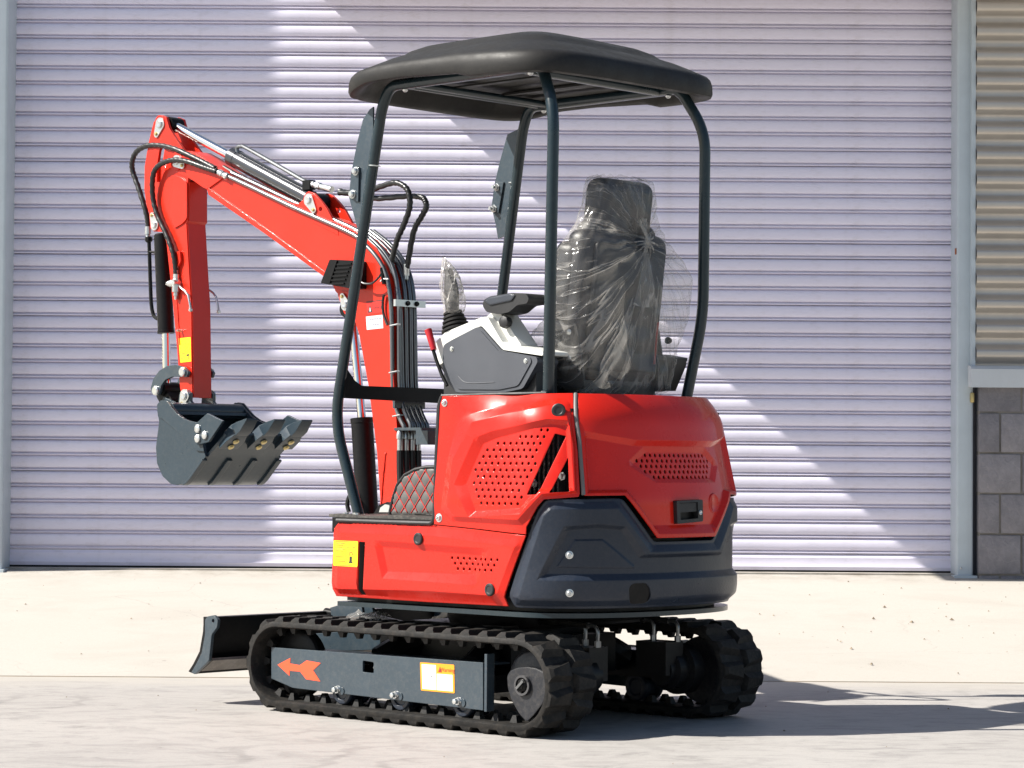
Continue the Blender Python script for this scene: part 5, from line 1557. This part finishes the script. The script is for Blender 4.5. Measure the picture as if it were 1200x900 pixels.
# ---- arm cylinder ---------------------------------------------------------------------------------
a0 = Vector([(0.9964, 0.0000, 1.8106)][0]); a1 = Vector([(1.4835, 0.0000, 2.0202)][0]); a2 = Vector([(1.8377, 0.0000, 2.1715)][0])
d = (a1 - a0); L = d.length
ac = obj('arm_cylinder', MB().lathe(a0 + d * 0.06, d, [(0, .030), (.004, .034), (L * .92 - .03, .034), (L * .92 - .028, .036), (L * .94, .036), (L * .945, .017)], 30), 'gunmetal', EX, ang=35)
obj('rod', MB().cyl(a1 - d * .02, a2, 0.0175, n=20), 'chrome', ac)
obj('rod_eye', MB().cyl((a2.x, -.030, a2.z), (a2.x, .030, a2.z), 0.030, n=20), 'black', ac)
obj('base_eye', MB().cyl((a0.x, -.033, a0.z), (a0.x, .033, a0.z), 0.036, n=20).cyl(a0, a0 + d * .1, 0.030), 'black', ac)
pp = [(1.4370, 0.0120, 2.0270), (1.4399, 0.0120, 2.0501), (1.4151, 0.0120, 2.0530), (1.3802, 0.0120, 2.0421), (1.1841, 0.0120, 1.9546), (1.0595, 0.0120, 1.8979), (1.0311, 0.0120, 1.8864), (1.0214, 0.0120, 1.8683)]
obj('oil_pipe', MB().tube(smooth_path(pp, 5), 0.008, 10), 'tube', ac)
ff = [(1.0216, 0.0120, 1.8825), (0.9840, 0.0120, 1.8721), (0.9467, 0.0120, 1.8632), (0.9095, 0.0120, 1.8544), (0.8726, 0.0120, 1.8456)]
obj('pipe_block', MB().box(Vector([(1.0309, 0.0120, 1.8784)][0]), (0.04, 0.03, 0.035)), 'black', ac)
obj('hose_fitting', MB().lathe(ff[0], Vector(ff[4]) - Vector(ff[0]), [(0, .012), (.02, .012), (.022, .008), (.03, .008), (.032, .0135), (.055, .0135), (.058, .010), (.09, .0125), (.12, .0125)], 12), 'steel', ac, ang=30)
ul = [(1.5332, 0.0000, 1.9829), (1.3923, 0.0000, 1.9205), (1.1960, 0.0000, 1.8394), (1.0998, 0.0000, 1.7981)]
obj('under_pipe', MB().tube([(x, yv, z) for x, yv, z in ul], 0.009, 10), 'black', ac)

# ---- arm (dipper) -----------------------------------------------------------------------------------
am = [(1.8801, 2.1958), (1.8539, 2.2069), (1.8247, 2.1960), (1.8056, 2.1526), (1.7630, 2.1057), (1.7155, 2.0587), (1.6838, 2.0165), (1.6875, 1.9273), (1.6850, 1.7816), (1.6952, 1.7722), (1.6750, 1.5795), (1.6606, 1.4536), (1.6481, 1.0979), (1.7098, 1.0986), (1.7224, 1.1417), (1.7443, 1.3042), (1.7693, 1.4575), (1.7934, 1.5915), (1.8137, 1.7024), (1.8355, 1.7487), (1.8910, 1.7518), (1.9151, 1.7666), (1.9241, 1.8259), (1.9435, 1.8675), (1.9552, 1.9222), (1.9546, 2.0132), (1.9317, 2.1059), (1.9011, 2.1842)]
cutv = [(1.8503, 2.0893), (1.8278, 2.0674), (1.8115, 2.0361), (1.8240, 2.0003), (1.8573, 1.9441), (1.8784, 1.9455), (1.8770, 2.0176), (1.8647, 2.0703)]
arm_root = obj('arm', plateY(am, 0.048, 0.036, [cutv]), 'red_boom', EX, ang=30)
obj('side_plate', plateY(am, -0.048, -0.036), 'red_boom', arm_root, ang=30)
core = [(1.9247, 1.9781), (1.8778, 2.0251), (1.8086, 1.9866), (1.7191, 1.9303), (1.7139, 1.7740), (1.6901, 1.5807), (1.6751, 1.4545), (1.6616, 1.1048), (1.7106, 1.1054), (1.7293, 1.1420), (1.7501, 1.3047), (1.7762, 1.4582), (1.7993, 1.5923), (1.8196, 1.7033), (1.8416, 1.7613), (1.8948, 1.7845), (1.9227, 1.8602)]
obj('box_section', plateY(core, 0.0362, -0.0362), 'red_boom', arm_root, ang=30)
# back plate: closes the section on the machine side, proud of the cheeks
bkp = [(am[k][0] - 0.004, am[k][1]) for k in (8, 10, 11, 12)]
bk = [(x - .004, z) for x, z in [(1.6876, 1.9340), (1.6850, 1.7816), (1.6952, 1.7722), (1.6750, 1.5795), (1.6606, 1.4536), (1.6481, 1.0979)]]
obj('back_plate', MB().loft([[(x, -.044, z), (x, .044, z), (x + .010, .044, z), (x + .010, -.044, z)] for x, z in bk]), 'red_boom', arm_root, ang=30)
# cheeks stiffener with welded edge
chk = [(1.7711, 1.9664), (1.7241, 1.9531), (1.6875, 1.9306), (1.6852, 1.7915), (1.7107, 1.7731), (1.7623, 1.7562), (1.7947, 1.8180)]
obj('cheek_doubler', plateY(round_poly(chk, 0.01), 0.0485, 0.054), 'red_boom', arm_root, ang=30)
obj('hose_lug', plateY(round_poly([(1.7494, 1.6622), (1.7184, 1.6672), (1.7125, 1.6272), (1.7277, 1.6047), (1.7486, 1.6157)], .006), 0.047, 0.060), 'red_boom', arm_root)
weld([(1.7883, 0.0485, 1.6975), (1.7681, 0.0485, 1.5835), (1.7425, 0.0485, 1.4497), (1.7245, 0.0485, 1.3035)], arm_root, 0.003)
pin_plate(arm_root, [(1.8587, 2.1716)][0], [(1.8792, 2.1348)][0], 0.0485, 1, 0.026)
pin_plate(arm_root, [(1.7431, 2.0163)][0], [(1.7065, 1.9970)][0], 0.0585, 1, 0.024)
pin_plate(arm_root, [(1.8852, 1.7779)][0], [(1.9017, 1.8158)][0], 0.0485, 1, 0.022)
for sy in (1, -1):
    for q, r in (([(1.8639, 2.1776)][0], .030),):
        obj('pin_boss', MB().cyl((q[0], .046 * sy, q[1]), (q[0], .0495 * sy, q[1]), r, n=24), 'red_boom', arm_root)
obj('boss', MB().cyl(([(1.7502, 2.0177)][0][0], -.056, [(1.7502, 2.0177)][0][1]), ([(1.7502, 2.0177)][0][0], .056, [(1.7502, 2.0177)][0][1]), .036, n=26), 'red_boom', arm_root)
ys = [(1.7346, 1.3286), (1.6599, 1.3315), (1.6542, 1.2376), (1.7227, 1.2341)]
def ysf(u, v):
    a = Vector(ys[3]).lerp(Vector(ys[2]), u); b = Vector(ys[0]).lerp(Vector(ys[1]), u); q = a.lerp(b, v); return (q.x, q.y)
yo_ = obj('hazard_sticker', plateY(quad(ysf, 0.02, 0, .98, 1), 0.0482, 0.0488), 'yellow', arm_root)
tri = [ysf(.30, .55), ysf(.74, .55), ysf(.52, .86)]; tri2 = [ysf(.40, .585), ysf(.64, .585), ysf(.52, .76)]
obj('warning_triangle', plateY(tri, 0.0488, 0.0490), 'orange', yo_)
obj('warning_triangle', plateY(tri2, 0.0490, 0.0492), 'yellow', yo_)
obj('sticker_line', plateY(quad(ysf, .08, .44, .92, .46), 0.0488, 0.0490), 'orange', yo_)
for k in range(3):
    obj('print_line', plateY(quad(ysf, .10, .34 - .09 * k, .50 - .06 * k, .365 - .09 * k), 0.0488, 0.0490), 'inkr', yo_)
obj('hazard_symbol', plateY([ysf(.58, .24), ysf(.80, .24), ysf(.80, .33), ysf(.72, .33), ysf(.66, .29), ysf(.60, .33)], 0.0488, 0.0490), 'ink', yo_)
obj('hazard_symbol', plateY([ysf(.70, .10), ysf(.76, .10), ysf(.76, .24), ysf(.70, .24)], 0.0488, 0.0490), 'ink', yo_)
# shut-off valves either side of the arm
for sy in (1, -1):
    v = [(1.7402, 1.5385)][0] if sy > 0 else ([(1.7402, 1.5385)][0][0] + .0, [(1.7402, 1.5385)][0][1])
    y0 = 0.058 * sy
    mb = MB().lathe((v[0], y0, v[1] + 0.07), (0, 0, -1), [(0, .008), (.03, .009), (.032, .013), (.05, .013), (.052, .016), (.10, .016), (.102, .010), (.115, .010), (.117, .007), (.13, .007)], 12)
    mb.lathe((v[0] + 0.055, y0, v[1] + .004), (-1, 0, 0), [(0, .008), (.012, .012), (.02, .009), (.022, .014), (.044, .014), (.046, .010), (.075, .010)], 12)
    vo = obj('shut_off_valve', mb, 'steel', arm_root, ang=30)
    h = [(1.6915, 1.5194), (1.6707, 1.5087), (1.6524, 1.4915), (1.6416, 1.4582), (1.6372, 1.4384)]
    obj('valve_handle', MB().tube([(v[0] - .012, y0, v[1])] + [(x, (0.070) * sy, z) for x, z in h], 0.0045, 8).lathe((h[-1][0], .07 * sy, h[-1][1] - .012), (0, 0, 1), [(0, .003), (.004, .008), (.012, .008), (.016, .003)], 10), 'steel', vo)
    obj('valve_stem', MB().cyl((v[0] - .012, y0, v[1] + .004), (v[0] - .012, y0 + .026 * sy, v[1] + .004), .010, n=6), 'steel', vo)
q = [(1.7132, 1.3561)][0]
obj('grease_nipple', MB().cyl((q[0], .047, q[1]), (q[0] + .006, .068, q[1] + .002), .005, n=8), 'steel', arm_root)
# arm hoses
h1 = [(1.7432, 0.0600, 1.5618), (1.7422, 0.0600, 1.5949)] + [(1.7453, 0.0680, 1.6509), (1.7857, 0.0680, 1.7260), (1.8502, 0.0680, 1.8164), (1.8779, 0.0680, 1.8883)] + [(1.8704, 0.0750, 1.9609), (1.8447, 0.0750, 1.9992), (1.7820, 0.0750, 2.0178), (1.7195, 0.0750, 2.0181), (1.6471, 0.0750, 2.0044)] + [(1.5814, 0.0700, 1.9836), (1.5305, 0.0700, 1.9684), (1.4900, 0.0700, 1.9573)]
hose('hydraulic_hose', h1)
h2 = [(1.9525, 0.0300, 1.7613), (1.9529, 0.0300, 1.7883)] + [(1.9546, 0.0400, 1.8349), (1.9991, 0.0400, 1.9256), (2.0381, 0.0400, 1.9960)] + [(2.0315, 0.0500, 2.0354), (2.0052, 0.0500, 2.0740), (1.9412, 0.0500, 2.0927), (1.8562, 0.0500, 2.0876)] + [(1.7552, 0.0550, 2.0642), (1.6512, 0.0550, 2.0263), (1.5793, 0.0550, 1.9979), (1.5182, 0.0550, 1.9721)]
hose('hydraulic_hose', h2)
obj('hose_ferrule', MB().lathe(Vector(h2[0]) + Vector((0, 0, .015)), (0, 0, -1), [(0, .0125), (.03, .0125), (.032, .009), (.05, .010)], 12), 'steel', arm_root, ang=30)

# ---- bucket cylinder, link, bucket --------------------------------------------------------------------
b0 = Vector([(1.8809, 0.0000, 1.7661)][0]); b1 = Vector([(1.8160, 0.0000, 1.3545)][0]); b2 = Vector([(1.7993, 0.0000, 1.1373)][0])
b0 = Vector(([(1.8799, 1.7646)][0][0], 0.02, [(1.8799, 1.7646)][0][1])); b1 = Vector(([(1.8460, 1.3545)][0][0], 0.02, [(1.8460, 1.3545)][0][1])); b2 = Vector(([(1.8375, 1.1340)][0][0], 0.02, [(1.8375, 1.1340)][0][1]))
b0.y = b1.y = b2.y = 0.02
d = b1 - b0; L = d.length
bc = obj('bucket_cylinder', MB().lathe(b0 + d * .05, d, [(0, .026), (.006, .032), (L * .93, .032), (L * .932, .034), (L * .955, .034), (L * .96, .014)], 26), 'black', EX, ang=35)
obj('rod', MB().cyl(b1 - d * .03, b2, .0165, n=18), 'chrome', bc)
obj('rod_eye', MB().cyl((b2.x, -.03, b2.z), (b2.x, .05, b2.z), .028, n=18), 'black', bc)
pq = [(1.9466, 0.0300, 1.7340), (1.9431, 0.0300, 1.6867), (1.9291, 0.0300, 1.4909), (1.9175, 0.0300, 1.4368), (1.9012, 0.0300, 1.4161), (1.8693, 0.0300, 1.4067)]
obj('oil_pipe', MB().tube(smooth_path(pq, 5), .0075, 10), 'black', bc)
obj('pipe_stay', MB().tube([(1.9430, 0.0300, 1.6766), (1.8738, 0.0300, 1.6680)], .005, 8), 'black', bc)
obj('pipe_nut', MB().lathe([(1.9478, 0.0300, 1.7375)][0], (0, 0, -1), [(0, .009), (.004, .015), (.018, .015), (.024, .009)], 8), 'black', bc)
# curved side links
lk_out = [(1.6756, 1.2162), (1.6496, 1.1960), (1.6595, 1.1765), (1.7033, 1.1789), (1.7473, 1.1796), (1.7888, 1.1687), (1.8145, 1.1459), (1.8219, 1.1195), (1.8349, 1.1080), (1.8692, 1.1151), (1.8775, 1.1369), (1.8623, 1.1733), (1.8260, 1.2043), (1.7792, 1.2216), (1.7273, 1.2255)]
for sy in (1, -1):
    yy = .062
    lk = obj('bucket_link', plateY(round_poly(lk_out, .004), (yy - .006) * sy, (yy + .006) * sy), 'slate', EX, ang=30)
    for q in [(1.6809, 1.1970), (1.8436, 1.1269)]:
        obj('link_pin', MB().lathe((q[0], (yy + .005) * sy, q[1]), (0, sy, 0), [(0, .0185), (.008, .0180), (.011, .014), (.011, .001)], 20), 'steel', lk, ang=35)
lb = [(1.8611, 0.0200, 1.1310), (1.8131, 0.0200, 1.0870)]
b_l = [(1.8825, 1.1480), (1.8351, 1.1473), (1.7818, 1.0934), (1.7917, 1.0602), (1.8388, 1.0607), (1.8765, 1.1045)]
obj('tipping_link', plateY(round_poly(b_l, .008), .040, -.036), 'black', EX)
px_ = [(1.6995, 1.1018)][0]
BW = 0.187
side_p = [(1.6787, 1.0690), (1.6584, 1.0834), (1.6276, 1.0798), (1.5965, 1.0552), (1.5631, 1.0307), (1.5249, 1.0127), (1.4845, 1.0028), (1.4445, 0.9978), (1.4239, 0.9577), (1.4054, 0.8874), (1.3977, 0.8715), (1.4369, 0.8361), (1.4910, 0.7860), (1.5208, 0.7696), (1.5611, 0.7627), (1.6018, 0.7671), (1.6509, 0.7958), (1.6851, 0.8443), (1.6924, 0.9061), (1.6750, 1.0038), (1.6871, 1.0462)]
bk_root = empty('bucket', (0, 0, 0)); bk_root.parent = EX
for sy in (1, -1):
    sp_ = obj('side_plate', plateY(side_p, BW * sy, (BW - .012) * sy), 'bucket', bk_root, ang=30)
    # stiffener along the upper edge
    up = [(1.6801, 1.0689), (1.6573, 1.0850), (1.6239, 1.0813), (1.5929, 1.0567), (1.5595, 1.0322), (1.5213, 1.0142), (1.4809, 1.0043), (1.4409, 0.9993), (1.4151, 0.9448), (1.3994, 0.8906), (1.4441, 0.8937), (1.5048, 0.9321), (1.5762, 0.9741), (1.6483, 1.0134), (1.6742, 1.0233)]
    obj('edge_plate', plateY(round_poly(up, .004), (BW + .0003) * sy, (BW + .007) * sy), 'bucket', sp_, ang=30)
    cutr = [(1.4407, 0.9913), (1.3696, 1.0324), (1.2809, 1.0032), (1.3605, 0.9257), (1.4295, 0.9145), (1.4448, 0.9353)]
    sc_ = obj('side_cutter', plateY(cutr, (BW + .0073) * sy, (BW + .018) * sy), 'bucket', sp_, ang=30)
    for q in [(1.4220, 0.9751), (1.4214, 0.9384), (1.3800, 0.9511)]:
        obj('cutter_bolt', MB().lathe((q[0], (BW + .017) * sy, q[1]), (0, sy, 0), [(0, .0155), (.007, .0150), (.010, .010), (.010, .001)], 16), 'steel', sc_, ang=35)
# shell: back curve, floor, up to the lip
curve = [(1.5861, 1.0422), (1.6217, 1.0360), (1.6575, 1.0297), (1.6845, 0.9843), (1.6924, 0.9061), (1.6851, 0.8443), (1.6509, 0.7958), (1.6018, 0.7671), (1.5611, 0.7627), (1.5208, 0.7696), (1.4910, 0.7860), (1.4369, 0.8361), (1.3977, 0.8715), (1.3442, 0.9130), (1.2958, 0.9511)]
cs_ = smooth_path([(x, 0, z) for x, z in curve], 4)
def offs(path, t):
    out = []
    for i, q in enumerate(path):
        a = path[max(0, i - 1)]; b = path[min(len(path) - 1, i + 1)]
        dd = (b - a).normalized(); out.append(Vector((q.x - dd.z * t, 0, q.z + dd.x * t)))
    return out
in_ = offs(cs_, 0.012)
if (in_[20] - Vector((cs_[0].x - .1, 0, cs_[20].z + .08))).length > (cs_[20] - Vector((cs_[0].x - .1, 0, cs_[20].z + .08))).length: in_ = offs(cs_, -0.012)
ring2 = [(q.x, q.z) for q in cs_] + [(q.x, q.z) for q in reversed(in_)]
obj('shell', MB().loft([[(x, yv, z) for x, z in ring2] for yv in (BW - .0125, -BW + .0125)]), 'bucket', bk_root, ang=30)
# wear strips on the floor
n0 = 4 * 9
for yv in (0.185, 0.062, -0.062, -0.185):
    seg = cs_[n0:n0 + 12]; so = offs(seg, -0.008 if in_[0] != offs(cs_, -0.012)[0] else 0.008)
    r_ = [(q.x, q.z) for q in seg] + [(q.x, q.z) for q in reversed(so)]
    obj('wear_strip', MB().loft([[(x, yy, z) for x, z in r_] for yy in (yv - .012, yv + .012)]), 'bucket', bk_root, ang=30)
tq = [(1.6276, 1.0470)][0]
obj('cross_tube', MB().cyl((tq[0], BW - .012, tq[1]), (tq[0], -BW + .012, tq[1]), .030, n=22), 'bucket', bk_root)
# pivot brackets
hb = [(1.7140, 1.0587), (1.7071, 1.1081), (1.6894, 1.1276), (1.6637, 1.1289), (1.6429, 1.1139), (1.6425, 1.0843), (1.6191, 1.0644), (1.6188, 1.0448)]
for sy in (1, -1):
    hp = obj('pivot_ear', plateY(hb, .050 * sy, .064 * sy), 'steel' if False else 'slate', bk_root, ang=30)
    pin_plate(hp, [(1.6714, 1.1042)][0], [(1.6863, 1.0748)][0], .0645 * sy, sy, .026)
ba = [(1.8367, 1.0731), (1.8163, 1.1028), (1.7637, 1.0857), (1.7010, 1.0520), (1.7628, 1.0327)]
for sy in (1, -1): obj('link_ear', plateY(ba, .040 * sy, .052 * sy), 'bucket', bk_root)
# teeth: adapter wrapped over the lip, pointed tip with worn edge
e0, e1 = Vector((cs_[-1].x, cs_[-1].z)), Vector((cs_[-9].x, cs_[-9].z))
dirv = (e0 - e1).normalized()
tips = [(1.1986, 1.0170)][0]
lipc = [(1.3510, 0.9230)][0]
for yv in (0.137, 0.0, -0.137):
    tip = Vector((tips[0], tips[1]))
    root = Vector((e0.x, e0.y)) - dirv * 0.055
    ax2 = (tip - root); Lt = ax2.length; ax2.normalize(); nn2 = Vector((-ax2.y, ax2.x))
    if nn2.y < 0: nn2 = -nn2
    def P2(t, o): q = root + ax2 * (t * Lt) + nn2 * o; return q
    to = empty('tooth', (0, 0, 0)); to.parent = bk_root
    ad = MB()
    for (ta, oa, wa), (tb2, ob, wb) in ():
        pass
    secs = [(0.0, -.020, .010, .044), (0.30, -.022, .024, .044), (0.50, -.020, .028, .032), (0.62, -.015, .023, .027)]
    rings = []
    for t, o0, o1, w in secs:
        a, b = P2(t, o0), P2(t, o1)
        rings.append([(a.x, yv - w, a.y), (a.x, yv + w, a.y), (b.x, yv + w * .7, b.y), (b.x, yv - w * .7, b.y)])
    obj('adapter', ad.loft(rings), 'bucket', to, ang=25)
    secs = [(0.52, -.024, .020, .030), (0.70, -.025, .015, .030), (1.0, -.010, -.005, .027)]
    rings = []
    for t, o0, o1, w in secs:
        a, b = P2(t, o0), P2(t, o1)
        rings.append([(a.x, yv - w, a.y), (a.x, yv + w, a.y), (b.x, yv + w, b.y), (b.x, yv - w, b.y)])
    obj('tip', MB().loft(rings), 'bucket', to, ang=25)
    for t in (0.10, 0.30):
        q = P2(t, -.0235)
        obj('tooth_bolt', MB().lathe((q.x, yv, q.y), (-nn2.x, 0, -nn2.y), [(0, .013), (.004, .012), (.006, .008), (.006, .001)], 14), 'brass', to)

# ---- work light on the boom -------------------------------------------------------------------------------
wlp = [(0.8707, 1.5042), (0.8237, 1.5875), (0.6748, 1.5757), (0.6736, 1.4775), (0.7004, 1.4755)]
wo2 = obj('work_light', plateY(round_poly(wlp, .006), .052, .095), 'black', EX, ang=35)
rim = [(0.8433, 1.5017), (0.7966, 1.5846), (0.7784, 1.5822), (0.8204, 1.4945)]
obj('light_rim', plateY(round_poly(rim, .002), .0955, .1005), 'black', wo2)
for k in range(6):
    t = k / 5
    f0 = [(0.7805, 1.5669), (0.8181, 1.4975)]
    x0 = f0[0][0] + (f0[1][0] - f0[0][0]) * t; z0 = f0[0][1] + (f0[1][1] - f0[0][1]) * t
    obj('cooling_fin', MB().box((x0 - .038, .0970, z0), (.075, .007, .0055)), 'black', wo2)
wc = [(0.6632, 0.0850, 1.4980), (0.6454, 0.0850, 1.4926), (0.6100, 0.0850, 1.4927), (0.5793, 0.0850, 1.5096), (0.5577, 0.0850, 1.5299)]
obj('light_cable', MB().tube(smooth_path(wc, 5), .004, 8), 'hose', wo2)
cc = [(0.5884, 0.0600, 1.5480), (0.5745, 0.0600, 1.4895)]
obj('cable_plug', MB().cyl(cc[0], cc[1], .007, n=10), 'black', wo2)
obj('cable_tie', MB().tube(smooth_path([(0.5901, 0.0620, 1.4992), (0.5770, 0.0620, 1.5077), (0.5507, 0.0620, 1.5066)], 4), .003, 6), 'ziptie', wo2)
obj('light_cable', MB().tube(smooth_path([(0.5741, 0.0600, 1.4529), (0.5803, 0.0600, 1.4257), (0.5777, 0.0600, 1.3891), (0.5642, 0.0600, 1.3582), (0.5552, 0.0600, 1.3427)], 5), .0048, 8), 'hose', wo2)
